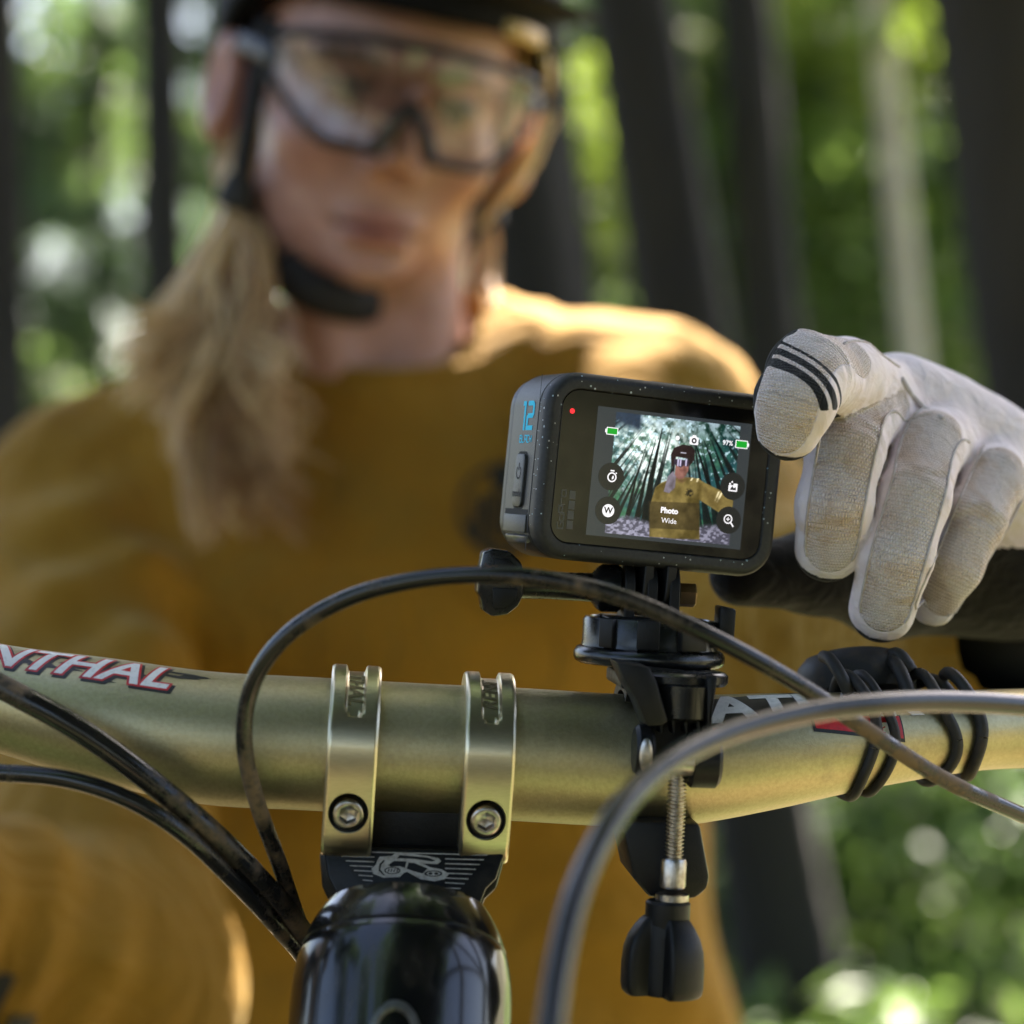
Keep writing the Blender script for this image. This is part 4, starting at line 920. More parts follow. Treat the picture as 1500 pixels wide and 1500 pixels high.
for a, b in ((-1560, -860), (1960, 2560)):
    s0, s1 = bar_at_px(a), bar_at_px(b); ss = np.linspace(s0, s1, 60)
    rr = [.0155 + .0009 * math.sin(i * 1.5) + (.003 if i in (0, 1, 58, 59) else 0) for i in range(60)]
    obj('grip', tube([bar_frame(s)[0] for s in ss], rr, 24), M_grip, BIKE, 'W')

# ---- stem: two machined clamps, bolts, black body
M_engrave = mat('engraved_mark', (.20, .17, .09), .6, 1.0)
def clamp_geo(w_=.0130):
    out = []
    Rr = .0215
    for a in np.linspace(160, 6, 56): out.append((Rr * math.cos(R(a)), Rr * math.sin(R(a)), a))
    for f_, u in ((.0214, -.002), (.0209, -.006), (.0202, -.010), (.0196, -.0135), (.0190, -.017), (.0184, -.0205), (.0176, -.0235), (.0166, -.0253), (.0150, -.0266), (.0125, -.0272), (-.014, -.0272), (-.0205, -.02), (-.0215, 0)):
        out.append((f_, u, None))
    xs = np.r_[-w_ / 2, -w_ / 2 + .0004, np.linspace(-w_ / 2 + .0008, w_ / 2 - .0008, 40), w_ / 2 - .0004, w_ / 2]
    V, F = [], []; n = len(out)
    for x in xs:
        edge = min(x + w_ / 2, w_ / 2 - x); ch = max(0, .0006 - edge) * .8
        for f_, u, a in out:
            dep = 0
            if a is not None:
                s_ = Rr * R(a - 36)
                dd = abs(x) if s_ > 0 else math.hypot(x, s_)
                dep = .0017 * min(1, max(0, (.00275 - dd) / .0007)); dep = dep * dep * (3 * .0017 - 2 * dep) / .0017 ** 2
            k = 1 - (dep + ch) / math.hypot(f_, u)
            V.append((x, -f_ * k, u * k))
    for i in range(len(xs) - 1):
        for j in range(n):
            F.append((i * n + j, (i + 1) * n + j, (i + 1) * n + (j + 1) % n, i * n + (j + 1) % n))
    F.append(tuple(range(n))); F.append(tuple(reversed(range((len(xs) - 1) * n, len(xs) * n))))
    return V, F
def bolt_geo():
    prof = [(.0042, -.003, 0), (.0042, .0006, 0), (.0040, .0011, 0), (.0036, .0014, 0), (.0028, .00145, 0), (.0025, .0013, 1), (.0024, -.0012, 1), (.0006, -.0018, 0)]
    V, F = [], []; n = 36
    for r, z, hx in prof:
        for j in range(n):
            a = 2 * math.pi * j / n
            k = math.cos(math.pi / 6) / math.cos((a % (math.pi / 3)) - math.pi / 6) if hx else 1
            V.append((r * k * math.cos(a), -z, r * k * math.sin(a)))
    for i in range(len(prof) - 1):
        for j in range(n): F.append((i * n + j, i * n + (j + 1) % n, (i + 1) * n + (j + 1) % n, (i + 1) * n + j))
    F.append(tuple(range((len(prof) - 1) * n, len(prof) * n))); return V, F
bolt_me = mesh('bolt', bolt_geo(), M_steel, smooth=40)
STEM = obj('stem', merge(prism([(P(x, y, .605).x, P(x, y, .605).z) for x, y in ((476, 1232), (740, 1240), (728, 1285), (712, 1300), (700, 1330), (692, 1370), (503, 1366), (498, 1322), (480, 1282))], .586, .640, .0012),
                         prism([(P(x, y, .605).x, P(x, y, .605).z) for x, y in ((540, 1150), (675, 1158), (680, 1245), (536, 1240))], .592, .640, .001)), M_stem, BIKE, 'W', smooth=35)
for px, word in ((516.0, 'THAL'), (710.0, 'RENT')):
    s = bar_at_px(px); c, t, u, b, r = bar_frame(s)
    Mx = Matrix(((t[0], -b[0], u[0], c[0]), (t[1], -b[1], u[1], c[1]), (t[2], -b[2], u[2], c[2]), (0, 0, 0, 1)))
    lean = RX(0) @ RY(-.8)
    bore = xf(lathe([(.0052, -.006), (.0052, .012)], 40), MT(0, -.0175, -.0150) @ RX(90 - 10) @ RZ(9))
    cl = obj('clamp', xf(boolean(clamp_geo(), bore), Mx), M_clamp, BIKE, 'W', smooth=28)
    B_ = Mx @ MT(0, -.0178, -.0150) @ RX(10) @ RY(random.uniform(0, 50))
    bo = obj('bolt', xf(([v.co.copy() for v in bolt_me.vertices], [tuple(p.vertices) for p in bolt_me.polygons]), B_), M_steel, cl, 'L', smooth=40)
    bc = obj('bolt_recess', xf(lathe([(.0053, 0), (.0053, .0006)], 40), Mx @ MT(0, -.0150, -.0150) @ RX(90 - 10)), M_hole, cl, 'L', smooth=40)
    tg = text(word, .0054, .00016, 0.2, 'LEFT' if word == 'RENT' else 'RIGHT', 1.0)
    tg = subdivide(tg, .0006); vv = []
    for x, _, z in tg[0]:                                       # lettering runs round the clamp in the groove
        a = (42 if word == 'RENT' else 40) + math.degrees((x if word == 'RENT' else -x) / .0205)
        sg = -z if word == 'RENT' else z
        vv.append(Mx @ Vector((sg, -.01998 * math.cos(R(a)), .01998 * math.sin(R(a)))))
    obj('engraved_lettering', (vv, tg[1]), M_engrave, cl, 'L')
# front face of the stem with its printed emblem and speed lines
A0, A1 = P(605, 1244, .5855), P(605, 1345, .5800)
nrm = Vector((1, 0, .02)).cross(A0 - A1).normalized()
if nrm.y > 0: nrm = -nrm
def on_face(px, py, lift=0.0):
    d = Vector(((px - 750) / FPX, 1, -(py - 750) / FPX)); o = Vector((0, 0, CAMZ)); q = A0 + nrm * lift
    return o + d * ((q - o).dot(nrm) / d.dot(nrm))
fp = ((473, 1238), (740, 1248), (727, 1288), (712, 1303), (702, 1330), (698, 1352), (503, 1350), (500, 1325), (480, 1284))
fv = [on_face(*q) for q in fp]; bk = [v + Vector((0, .03, 0)) for v in fv]; n_ = len(fv)
face = obj('stem_face', bevelled((fv + bk, [tuple(range(n_))] + [(i, i + n_, (i + 1) % n_ + n_, (i + 1) % n_) for i in range(n_)] + [tuple(reversed(range(n_, 2 * n_)))]), .0009, 2), M_stem, BIKE, 'W', smooth=35)
cz = lambda L_: [(500 + x / 4.688, 1180 + y / 4.688) for x, y in L_]
def decal(name, poly, m, lift): return obj(name, ([on_face(*q, lift) for q in poly], [tuple(range(len(poly)))]), m, face, 'L', smooth=False)
def lines_geo(L_, wd, lift):
    v, f = [], []
    for (x0, y0), (x1, y1) in L_:
        b = len(v); v += [on_face(x0, y0 - wd / 2, lift), on_face(x1, y1 - wd / 2, lift), on_face(x1, y1 + wd / 2, lift), on_face(x0, y0 + wd / 2, lift)]; f.append((b, b + 1, b + 2, b + 3))
    return v, f
for k in range(8):
    y = 1247 + 7.0 * k; xl = 494 + 6.2 * k; xr = 714 - 5.6 * k
    for seg in (((xl, y), (548 + (0 if k < 3 else -2), y + 1.4)), ((652, y + 4), (xr, y + 5.5))) if 1 <= k < 7 else (((xl, y), (xr, y + 5.5)),):
        obj('speed_line', lines_geo([seg], 1.5, .00010), M_print, face, 'L', smooth=False)
decal('emblem', cz([(245, 380), (262, 352), (345, 345), (372, 328), (480, 330), (590, 345), (668, 362), (686, 382), (660, 402), (560, 398), (610, 424), (690, 438), (740, 470), (708, 506), (640, 520), (545, 506), (490, 476), (452, 455), (430, 462), (402, 490), (290, 496), (218, 468), (208, 432), (240, 402)]), M_print, .00016)
for pl in ([(400, 340), (590, 356), (650, 378), (620, 384), (500, 366), (385, 362)], [(322, 408), (362, 380), (448, 384), (436, 428), (400, 416), (340, 420)], [(462, 392), (500, 394), (592, 432), (560, 466), (520, 458), (448, 434)],
           [(262, 400), (292, 372), (300, 380), (276, 404), (268, 440), (300, 478), (290, 480), (256, 446)]):
    decal('emblem_cutout', cz(pl), M_stem, .00022)
def ell_px(cx, cy, rx, ry, n=22): return cz([(cx + rx * math.cos(2 * math.pi * i / n), cy + ry * math.sin(2 * math.pi * i / n)) for i in range(n)])
decal('emblem_cutout', ell_px(350, 446, 56, 25), M_stem, .00026); decal('emblem_wheel', ell_px(350, 446, 46, 19), M_print, .00030)
for k in range(4): decal('emblem_cutout', cz([(316 + 20 * k, 455), (326 + 20 * k, 434), (332 + 20 * k, 434), (324 + 20 * k, 457)]), M_stem, .00034)
decal('emblem_cutout', ell_px(632, 467, 62, 21), M_stem, .00026); decal('emblem_wheel', ell_px(632, 467, 48, 15), M_print, .00030)
for k in (-1, 1): decal('emblem_cutout', ell_px(632 + 20 * k, 467, 15, 8), M_stem, .00034)

# ---- head tube leaning towards the viewer, with bearing cup and badge
ax = Vector((-.03, -.52, -.85)).normalized()                    # down the tube
top = P(592, 1392, .577)
HR = .0280
zq = ax.to_track_quat('Z', 'X').to_matrix().to_4x4()
HT = Matrix.Translation(top) @ zq
prof = [(.010, -.0100)] + [(.0292 * (1 - .24 * ((.0165 - z_) / .0265) ** 2.6), z_) for z_ in np.linspace(-.0100, .0165, 16)] + [(.0292, .05), (.0288, .09), (.0290, .125), (.0300, .13), (.0300, .136), (.020, .137)]
cup = 7; prof.insert(cup + 1, (prof[cup][0] - .0004, prof[cup][1] + .0002)); prof.insert(cup + 2, (prof[cup][0] - .0003, prof[cup][1] + .0007))
prof = [(a_ * HR / .0292, b_) for a_, b_ in prof]
head = obj('head_tube', xf(lathe(prof, 96), HT), M_headtube, BIKE, 'W', smooth=40)
vdir = (HT.to_3x3().inverted() @ Vector((0, -1, 0))); a0 = math.atan2(vdir.y, vdir.x)
def on_head(da, z, lift=.0004): return HT @ Vector(((HR + lift) * math.cos(a0 + da), (HR + lift) * math.sin(a0 + da), z))
V, F = [], []
zb = .0325
cen = HT @ Vector((0, 0, zb))
for k in range(48):
    a = 2 * math.pi * k / 48
    for rr, lf in ((.0064, .0002), (.0060, .0012), (.0049, .0012), (.0045, .0002)):
        V.append(on_head(rr * math.cos(a) / HR, zb - rr * 1.5 * math.sin(a), lf))
for k in range(48):
    for q in range(3): F.append((4 * k + q, 4 * k + q + 1, 4 * ((k + 1) % 48) + q + 1, 4 * ((k + 1) % 48) + q))
obj('badge', (V, F), M_badge, head, 'L', smooth=40)
M_steerer = M_stem
obj('steerer', xf(lathe([(.008, -.0105), (.010, -.004)], 40), HT), M_stem, BIKE, 'W')
# frame tubes running back from the head tube and the fork crown with stanchions, wheel below the picture
mid = HT @ Vector((0, 0, .03)); low = HT @ Vector((0, 0, .11))
obj('top_tube', tube(spline([mid, mid + Vector((.005, .25, -.06)), mid + Vector((.01, .62, -.17))], 24), .021, 24), M_headtube, BIKE, 'W')
obj('down_tube', tube(spline([low, low + Vector((.005, .2, -.14)), low + Vector((.01, .52, -.44))], 24), .027, 24), M_headtube, BIKE, 'W')
bot = HT @ Vector((0, 0, .150))
obj('fork_crown', xf(box(-.085, .085, -.028, .028, -.018, .018, .01, 3), Matrix.Translation(bot) @ zq.to_3x3().to_4x4() @ RZ(math.degrees(a0) - 90)), M_headtube, BIKE, 'W', smooth=40)
hub = bot + ax * .40 + Vector((0, -.03, 0)); hub.z = .345
for sx in (-.064, .064):
    obj('fork_leg', tube([bot + Vector((sx, 0, 0)), bot + (hub - bot) * .5 + Vector((sx, 0, 0)), hub + Vector((sx, 0, 0))], [.017, .021, .018], 20), M_stem, BIKE, 'W')
wl = obj('front_wheel', xf(lathe([(.300 + .0, -.012), (.31, -.015), (.316, 0), (.31, .015), (.300, .012), (.296, 0), (.300, -.012)], 72, False), Matrix.Translation(hub) @ RY(90)), M_badge, BIKE, 'W')
tp = [(.315 + .030 * math.sin(a), .030 * math.cos(a)) for a in np.linspace(0, 2 * math.pi, 19)]
obj('tyre', xf(lathe(tp, 72, False), Matrix.Translation(hub) @ RY(90)), M_grip, wl, 'L')

# ---- cables
def cable(rows, r, m, n=140):
    c = spline([tuple(P(x, y, d)) for x, y, d in rows], n)
    return obj('cable', tube(c, r, 18), m, BIKE, 'W')
cable([(520, 1560, .640), (470, 1430, .618), (436, 1345, .602), (408, 1262, .588), (378, 1180, .574), (359, 1100, .566), (362, 1030, .562), (388, 968, .558), (440, 915, .555), (520, 872, .552), (620, 848, .548), (720, 842, .545), (820, 852, .544), (920, 878, .544),
       (1020, 922, .545), (1110, 968, .549), (1200, 1022, .556), (1290, 1083, .566), (1380, 1140, .578), (1460, 1178, .590), (1560, 1214, .606), (1750, 1250, .63)], .00215, M_cable, 220)
cable([(770, 1900, .36), (783, 1700, .385), (800, 1560, .402), (818, 1420, .418), (848, 1300, .433), (898, 1200, .450), (965, 1127, .468), (1060, 1076, .488), (1180, 1044, .507), (1300, 1030, .523), (1400, 1028, .538), (1520, 1036, .556), (1700, 1060, .585), (1950, 1090, .62)], .0026, M_cable2, 200)
cable([(-420, 905, .585), (-200, 935, .576), (-60, 978, .570), (40, 1026, .567), (130, 1078, .567), (230, 1152, .570), (330, 1238, .578), (405, 1318, .592), (452, 1382, .606), (500, 1470, .63)], .00315, M_cable, 160)
cable([(-420, 1120, .58), (-150, 1128, .574), (0, 1132, .570), (100, 1142, .567), (190, 1172, .566), (270, 1222, .570), (350, 1298, .582), (410, 1362, .596), (450, 1412, .61), (500, 1500, .63)], .0023, M_cable, 140)
# ================================================================== clamp-on camera mount
MC = P(970, 1112, .606)
MR = RY(2.6) @ RZ(5)
MOUNT = empty('handlebar_camera_mount', MC, 'black plastic clamp mount bolted round the handlebar with wing knob below', 'camera mount', rot=MR)
K = .606 / FPX
def q(px, py, y=0.0):
    """picture offset to mount metres, for a piece y in front of or behind the bar's centre"""
    k = (MC.y + y) / MC.y; px, py = 750 + (px - 750) * k, 750 + (py - 750) * k; return ((px - 970) * K, (1112 - py) * K)
def qp(L_, y=0.0): return [q(*p, y) for p in L_]
def mpart(name, g, m=M_blackplastic, parent=None, smooth=35): return obj(name, g, m, parent or MOUNT, 'L', smooth=smooth)
# turntable disc with raised rim
cxd, yd = q(952, 0)[0], .010
zd = q(0, 978)[1]
dk = mpart('swivel_disc', xf(lathe([(.012, 0), (.0192, 0), (.0203, .0006), (.0207, .0016), (.0207, .0030), (.0200, .0042), (.0188, .0048), (.0185, .0062), (.0185, .0118), (.0180, .0126), (.0166, .0128), (.0160, .0120), (.0160, .0090), (.004, .0090)], 64), MT(cxd, yd, zd)), M_glossplastic, smooth=40)
for a, w_ in ((-62, .0042), (-100, .0030), (-135, .0022)):
    mpart('lock_tab', xf(box(-w_, w_, -.0012, .0012, 0, .0078, .0004), MT(cxd, yd, zd) @ RZ(a + 90) @ MT(0, -.0189, .0050)), M_blackplastic, dk)
mpart('hub', xf(lathe([(.0135, -.0034), (.0142, -.0026), (.0142, -.0008), (.0132, .0001), (.012, .0003)], 48), MT(cxd + .0040, yd - .020, zd)), M_glossplastic)
mpart('post', xf(lathe([(.0060, -.0122), (.0072, -.0112), (.0074, -.0030), (.006, -.0028)], 40), MT(q(980, 0)[0], yd - .030, zd)), M_glossplastic)
lev = qp([(1046, 884), (1070, 888), (1069, 936), (1064, 946), (1046, 944)])
mpart('release_lever', prism(lev, .000, .009, .0007), M_blackplastic)
# quick-release plate and three prongs, thumb screw through them
px0, pz = q(953, 0)[0], q(0, 868)[1]
sy = .017
mpart('prong_plate', box(px0 - .0125, px0 + .0150, sy - .014, sy + .012, zd + .0091, zd + .0128, .0008), M_blackplastic)
def fin(x, up):
    n = 18; L_ = [(.0075 * math.cos(R(t)), .0075 * math.sin(R(t))) for t in np.linspace(0, 180, n)]
    L_ = L_ + ([(-.0075, -.014), (.0075, -.014)] if up else [(-.0075, -.0075 - .004), (.0075, -.0075 - .004)])
    if not up: L_ = [(a, -b) for a, b in L_][::-1]
    return bevelled(([(x - .0014, sy + a, pz + b) for a, b in L_] + [(x + .0014, sy + a, pz + b) for a, b in L_],
            [tuple(range(len(L_))), tuple(reversed(range(len(L_), 2 * len(L_))))] + [(i, i + len(L_), (i + 1) % len(L_) + len(L_), (i + 1) % len(L_)) for i in range(len(L_))]), .0003, 1)
for k in (-1, 0, 1): mpart('prong', fin(px0 + k * .0062, True), M_blackplastic)
FINX = [px0 - .0031, px0 + .0031]
mpart('brass_nut', xf(lathe([(.0028, 0), (.0034, .0004), (.0034, .0046), (.0030, .0050)], 6), MT(px0 + .0080, sy - .0005, pz - .001) @ RY(90) @ RZ(15)), M_brass, smooth=20)
sx1 = px0 - .0080
scr = mpart('thumb_screw', xf(lathe([(.0060, 0), (.0066, .0008), (.0066, .0052), (.0058, .0064), (.0052, .0070), (.0040, .0080), (.0037, .0200), (.0040, .0290), (.0052, .0310), (.0048, .0335)], 40), MT(sx1, sy, pz) @ RY(-90)), M_glossplastic)
kx = q(727, 0)[0]
kn = [(-.0058, .0040), (-.0052, .0082), (-.0028, .0093), (.0020, .0086), (.0052, .0058), (.0062, .0025), (.0062, -.0030), (.0048, -.0062), (.0022, -.0085), (-.0020, -.0093), (-.0046, -.0078), (-.0054, -.0040), (-.0064, -.0030), (-.0064, .0030)]
knob = mpart('thumb_knob', prism([(kx + a, pz + .0004 + b) for a, b in kn], sy - .0062, sy + .0062, .0015, 3), M_glossplastic, scr)
for s_ in (1, -1):
    pk = [(-.0024, .0010), (-.0020, .0068), (.0014, .0066), (.0040, .0046), (.0046, .0012)]
    pk = [(kx + a, pz + .0004 + s_ * b - .0003) for a, b in pk]
    v0, f0 = prism(pk if s_ > 0 else pk[::-1], sy - .0068, sy - .0055, .0004, 2); mpart('knob_pad', (v0, f0), M_blackplastic, scr)
# upper jaw in front of the bar
yf, yb = -.0285, -.0135
jaw = mpart('upper_jaw', prism(qp([(884, 974), (940, 980), (1034, 986), (1024, 1052), (1030, 1084), (1018, 1092), (1003, 1126), (990, 1134), (945, 1136), (926, 1128), (920, 1112), (921, 1086), (930, 1064), (916, 1024), (900, 1000)], -.018), yb - .0045, yb + .004, .0010), M_blackplastic)
v, f = prism(qp([(880, 972), (930, 978), (942, 1000), (962, 1058), (952, 1064), (930, 1066), (914, 1030), (896, 1004)], yf), yf, yb, .0009)
mpart('side_arm', (v, f), M_blackplastic, jaw)
v, f = prism(qp([(1018, 992), (1034, 988), (1028, 1050), (1032, 1080), (1022, 1084)], yf), yf + .002, yb, .0007); mpart('side_arm', (v, f), M_blackplastic, jaw)
for k in range(4):
    x = 950 + k * 18.5
    v, f = prism(qp([(x - 4.5, 1038), (x + 4.5, 1038), (x + 2.0 + 3, 1074), (x + 3, 1076)], yf + .003), yf + .0030, yb - .003, .0003, 1); mpart('grip_tooth', (v, f), M_blackplastic, jaw)
def cylx(px0_, px1_, py, r, y, m, name, parent=None, seg=36):
    x0, z0 = q(px0_, py, y - r); x1 = q(px1_, py, y - r)[0]; L_ = x1 - x0
    return mpart(name, xf(lathe([(r * .86, 0), (r, r * .14), (r, L_ - r * .14), (r * .86, L_)], seg), MT(x0, y, z0) @ RY(90)), m, parent)
cylx(918, 946, 1104, .0066, -.022, M_blackplastic, 'hinge_barrel', jaw)
cylx(998, 1046, 1116, .0072, -.0225, M_blackplastic, 'hinge_barrel', jaw)
mpart('hinge_pin', xf(lathe([(.0030, 0), (.0030, .0005), (.0022, .0009)], 28), MT(*[q(930, 1108, -.0292)[0], -.0292, q(930, 1108, -.0292)[1]]) @ RX(90) @ SCL(.55, 1.5, 1)), M_steel, jaw)
cylx(968, 1004, 1118, .0036, -.0265, M_steel, 'cross_nut', jaw)
# saddle of the jaw round the bar
arc = [(.0182, a) for a in np.linspace(70, 300, 30)]
def saddle(a0_, a1_, x0, x1, r0=.0182, r1=.0215):
    L_ = [(-r1 * math.cos(R(a)), r1 * math.sin(R(a))) for a in np.linspace(a0_, a1_, 26)] + [(-r0 * math.cos(R(a)), r0 * math.sin(R(a))) for a in np.linspace(a1_, a0_, 26)]
    n = len(L_); return ([(x0, a, b) for a, b in L_] + [(x1, a, b) for a, b in L_], [(i, (i + 1) % n, (i + 1) % n + n, i + n) for i in range(n)] + [(i, i + 1, n - 2 - i, n - 1 - i) for i in range(25)] + [(n + i + 1, n + i, 2 * n - 1 - i, 2 * n - 2 - i) for i in range(25)])
mpart('saddle', saddle(60, 190, q(905, 0)[0], q(1030, 0)[0]), M_blackplastic)
mpart('saddle', saddle(190, 285, q(908, 0)[0], q(1020, 0)[0]), M_blackplastic)
mpart('neck', box(q(893, 0)[0], q(1028, 0)[0], -.014, .016, .0195, zd - .001, .001), M_blackplastic)
# lower jaw, threaded rod, collar, wing knob
mpart('lower_jaw', prism(qp([(902, 1204), (1020, 1204), (1038, 1282), (1036, 1300), (1018, 1316), (950, 1316), (925, 1286)], -.0205), -.0205, .006, .0014, 2), M_blackplastic)
yr = -.0245; rx = q(981, 0, yr)[0]
pr = [(.0018, q(0, 1266, yr)[1])]
z = q(0, 1264, yr)[1]; ztop = q(0, 1126, yr)[1]
while z < ztop:
    pr += [(.00195, z), (.0025, z + .0003), (.0025, z + .00046), (.00195, z + .00078)]; z += .00098
rod = mpart('threaded_rod', xf(lathe(pr, 28), MT(rx, yr, 0) @ RY(0)), M_steel, smooth=30)
zz = lambda py: q(0, py, yr)[1]
mpart('collar', xf(lathe([(.0030, zz(1300)), (.0034, zz(1297)), (.0034, zz(1262)), (.0031, zz(1257)), (.0024, zz(1256))][::-1], 36), MT(rx, yr, 0)), M_steel, rod)
mpart('washer', xf(lathe([(.0036, zz(1319)), (.0043, zz(1318)), (.0043, zz(1309)), (.0036, zz(1307))], 36), MT(rx, yr, 0)), M_steel, rod)
NX, NY = rx, yr
kd = mpart('knob_neck', xf(lathe([(.0056, zz(1366)), (.0058, zz(1362)), (.0058, zz(1322)), (.0052, zz(1319))], 40), MT(NX - .001, NY, 0)), M_blackplastic)
V, F = [], []; n = 96; zs = [(1340, .45), (1346, .60), (1356, .74), (1370, .88), (1388, .97), (1410, 1.0), (1440, 1.0), (1450, .97), (1455, .90)]
for zp, sc in zs:
    for j in range(n):
        a = 2 * math.pi * j / n
        lobe = .5 + .5 * math.cos(3 * (a - R(-60)))
        lb = min(1, max(0, (lobe - .22) / .34)); lb = lb * lb * (3 - 2 * lb)
        r = .0062 + (.0112 - .0062) * lb * max(0, (sc - .45) / .55)
        r *= min(1, .72 + .28 * sc)
        V.append((NX - .0012 + r * math.cos(a), NY + r * math.sin(a), zz(zp)))
for i in range(len(zs) - 1):
    for j in range(n): F.append((i * n + j, (i + 1) * n + j, (i + 1) * n + (j + 1) % n, i * n + (j + 1) % n))
F.append(tuple(range(n))); F.append(tuple(reversed(range((len(zs) - 1) * n, len(zs) * n))))
mpart('wing_knob', (V, F), M_blackplastic, kd, smooth=45)

# ================================================================== rubber-banded puck on the right of the bar
s_ = bar_at_px(1262); c, t, u, b, r = bar_frame(s_)
PK = empty('strap_on_sensor_puck', Vector(c) + Vector((0, .012, r)), 'dusty round black puck strapped on the handlebar right of the mount by rubber bands', 'bar sensor')
pb = Vector(c) + Vector((0, .010, r + .002))
pc = P(1256, 1006, .640)
obj('puck', xf(lathe([(.013, -.004), (.0165, -.002), (.0172, .002), (.0165, .0058), (.0140, .0085), (.0090, .0100), (.002, .0104)], 56), Matrix.Translation(pc) @ RX(-14) @ RY(-3)), M_rubber, PK, 'W', smooth=45)
obj('puck_pad', xf(box(-.017, .022, -.010, .010, -.010, -.002, .002), Matrix.Translation(pc) @ RX(-10)), M_rubber, PK, 'W', smooth=45)
def band(px, lean, rr, seed, top_lift=.0022):
    s0 = bar_at_px(px); pts = []
    for k in range(44):
        a = 2 * math.pi * k / 44
        s = s0 + lean * math.sin(a + seed) * .5 + .0012 * math.sin(3 * a + seed)
        lift = .0010 + (top_lift * max(0, math.sin(a)) ** 3)
        pts.append(on_bar(s, a, lift))
    pts.append(pts[0]); return tube(pts, rr, 10, False)
for px, ln, rr, sd in ((1240, .004, .00155, .3), (1264, .003, .0014, 1.1), (1352, .004, .0016, 2.0), (1402, -.003, .0018, .6)):
    obj('rubber_band', band(px, ln, rr, sd, .004), M_rubber, PK, 'W')
obj('band_tail', tube(spline([P(1206, 962, .622), P(1216, 966, .617), P(1232, 990, .612), P(1244, 1016, .612)], 14), .0018, 10), M_rubber, PK, 'W')
obj('band_tail', tube(spline([P(1307, 966, .628), P(1318, 982, .622), P(1328, 1006, .618), P(1336, 1030, .616)], 14), .0020, 10), M_rubber, PK, 'W')
obj('band_hook', tube(spline([P(1300, 990, .632), P(1306, 962, .630), P(1318, 962, .628), P(1334, 984, .626)], 16), .0022, 10), M_rubber, PK, 'W')
obj('band_tail', tube(spline([P(1338, 1004, .64), P(1356, 996, .636), P(1378, 1002, .632), P(1396, 1024, .63)], 16), .0020, 10), M_rubber, PK, 'W')
# ================================================================== action camera
GC = P(972, 697, .615)
GR = RZ(20) @ RY(5.4) @ RX(1.5)
GM = Matrix.Translation(GC) @ GR; GI = GM.inverted()
ACT = empty('action_camera', GC, 'speckled black action camera on the bar mount showing a rider on its lit rear screen', 'camera', rot=GR)
GW, GH, GD = .0716, .0508, .0330
mm = .001
M_side = mat('camera_grey_side', (.013, .014, .0145), .46, c2=(.020, .021, .022), scale=900, bump=.4, bscale=4000, bdist=.0002)
m, n, b = nodes('speckled_black_bezel'); L = n.links.new
tc = N(n, 'TexCoord')
base = N(n, 'TexNoise', Scale=900, Detail=3); L(tc.outputs['Object'], base.inputs['Vector'])
vo = N(n, 'TexVoronoi', Scale=760); vo.feature = 'F1'; L(tc.outputs['Object'], vo.inputs['Vector'])
th = N(n, 'Math', operation='LESS_THAN'); L(vo.outputs['Distance'], th.inputs[0])
sepc = N(n, 'SeparateColor'); L(vo.outputs['Color'], sepc.inputs[0])
sz = N(n, 'MapRange'); sz.inputs['From Min'].default_value = .70; sz.inputs['From Max'].default_value = 1; sz.inputs['To Min'].default_value = 0; sz.inputs['To Max'].default_value = .25
L(sepc.outputs[0], sz.inputs['Value']); L(sz.outputs[0], th.inputs[1])
spk = ramp(n, [(0, (.55, .55, .54)), (.5, (.22, .40, .52)), (.8, (.75, .75, .75)), (1, (.30, .28, .26))]); L(sepc.outputs[1], spk.inputs[0])
rb = ramp(n, [(.35, (.011, .0105, .010)), (.7, (.022, .021, .019))]); L(base.outputs[0], rb.inputs[0])
mx = N(n, 'Mix', data_type='RGBA'); L(th.outputs[0], mx.inputs[0]); L(rb.outputs[0], mx.inputs[6]); L(spk.outputs[0], mx.inputs[7]); L(mx.outputs[2], b.inputs['Base Color'])
b.inputs['Roughness'].default_value = .55
bp = N(n, 'Bump', Strength=.4, Distance=.0001); L(base.outputs[0], bp.inputs['Height']); L(bp.outputs[0], b.inputs['Normal'])
M_bezel = m
M_glass = mat('screen_glass', (.004, .004, .005), .11, c2=(.006, .006, .006), scale=40, rough2=.2)
M_cyan = mat('cyan_print', (.0, .60, .86), .7)
M_greyprint = mat('grey_print', (.10, .095, .09), .5)
M_slit = mat('dark_gap', (.004, .004, .004), .8)

def loft(rings, caps=True):
    n_ = len(rings[0]); V = [p for r_ in rings for p in r_]; F = []
    for i in range(len(rings) - 1):
        for j in range(n_): F.append((i * n_ + j, i * n_ + (j + 1) % n_, (i + 1) * n_ + (j + 1) % n_, (i + 1) * n_ + j))
    if caps: F.append(tuple(range(n_ - 1, -1, -1))); F.append(tuple(range((len(rings) - 1) * n_, len(rings) * n_)))
    return V, F
def rr_ring(w_, h_, r_, y, nn=10): return [(x, y, z) for x, z in rrect(w_, h_, max(r_, .0008), nn)]
RC = .0098
body = obj('body', loft([rr_ring(GW - .0006, GH - .0006, RC, .0058), rr_ring(GW, GH, RC, .0062), rr_ring(GW, GH, RC, .0255), rr_ring(GW - .0004, GH - .0004, RC, .0262), rr_ring(GW - .0016, GH - .0016, RC - .0006, .0266),
                         rr_ring(GW - .0012, GH - .0012, RC - .0006, .0272), rr_ring(GW - .0014, GH - .0014, RC - .0006, .0305), rr_ring(GW - .005, GH - .005, RC - .0016, .0330)]), M_side, ACT, smooth=35)
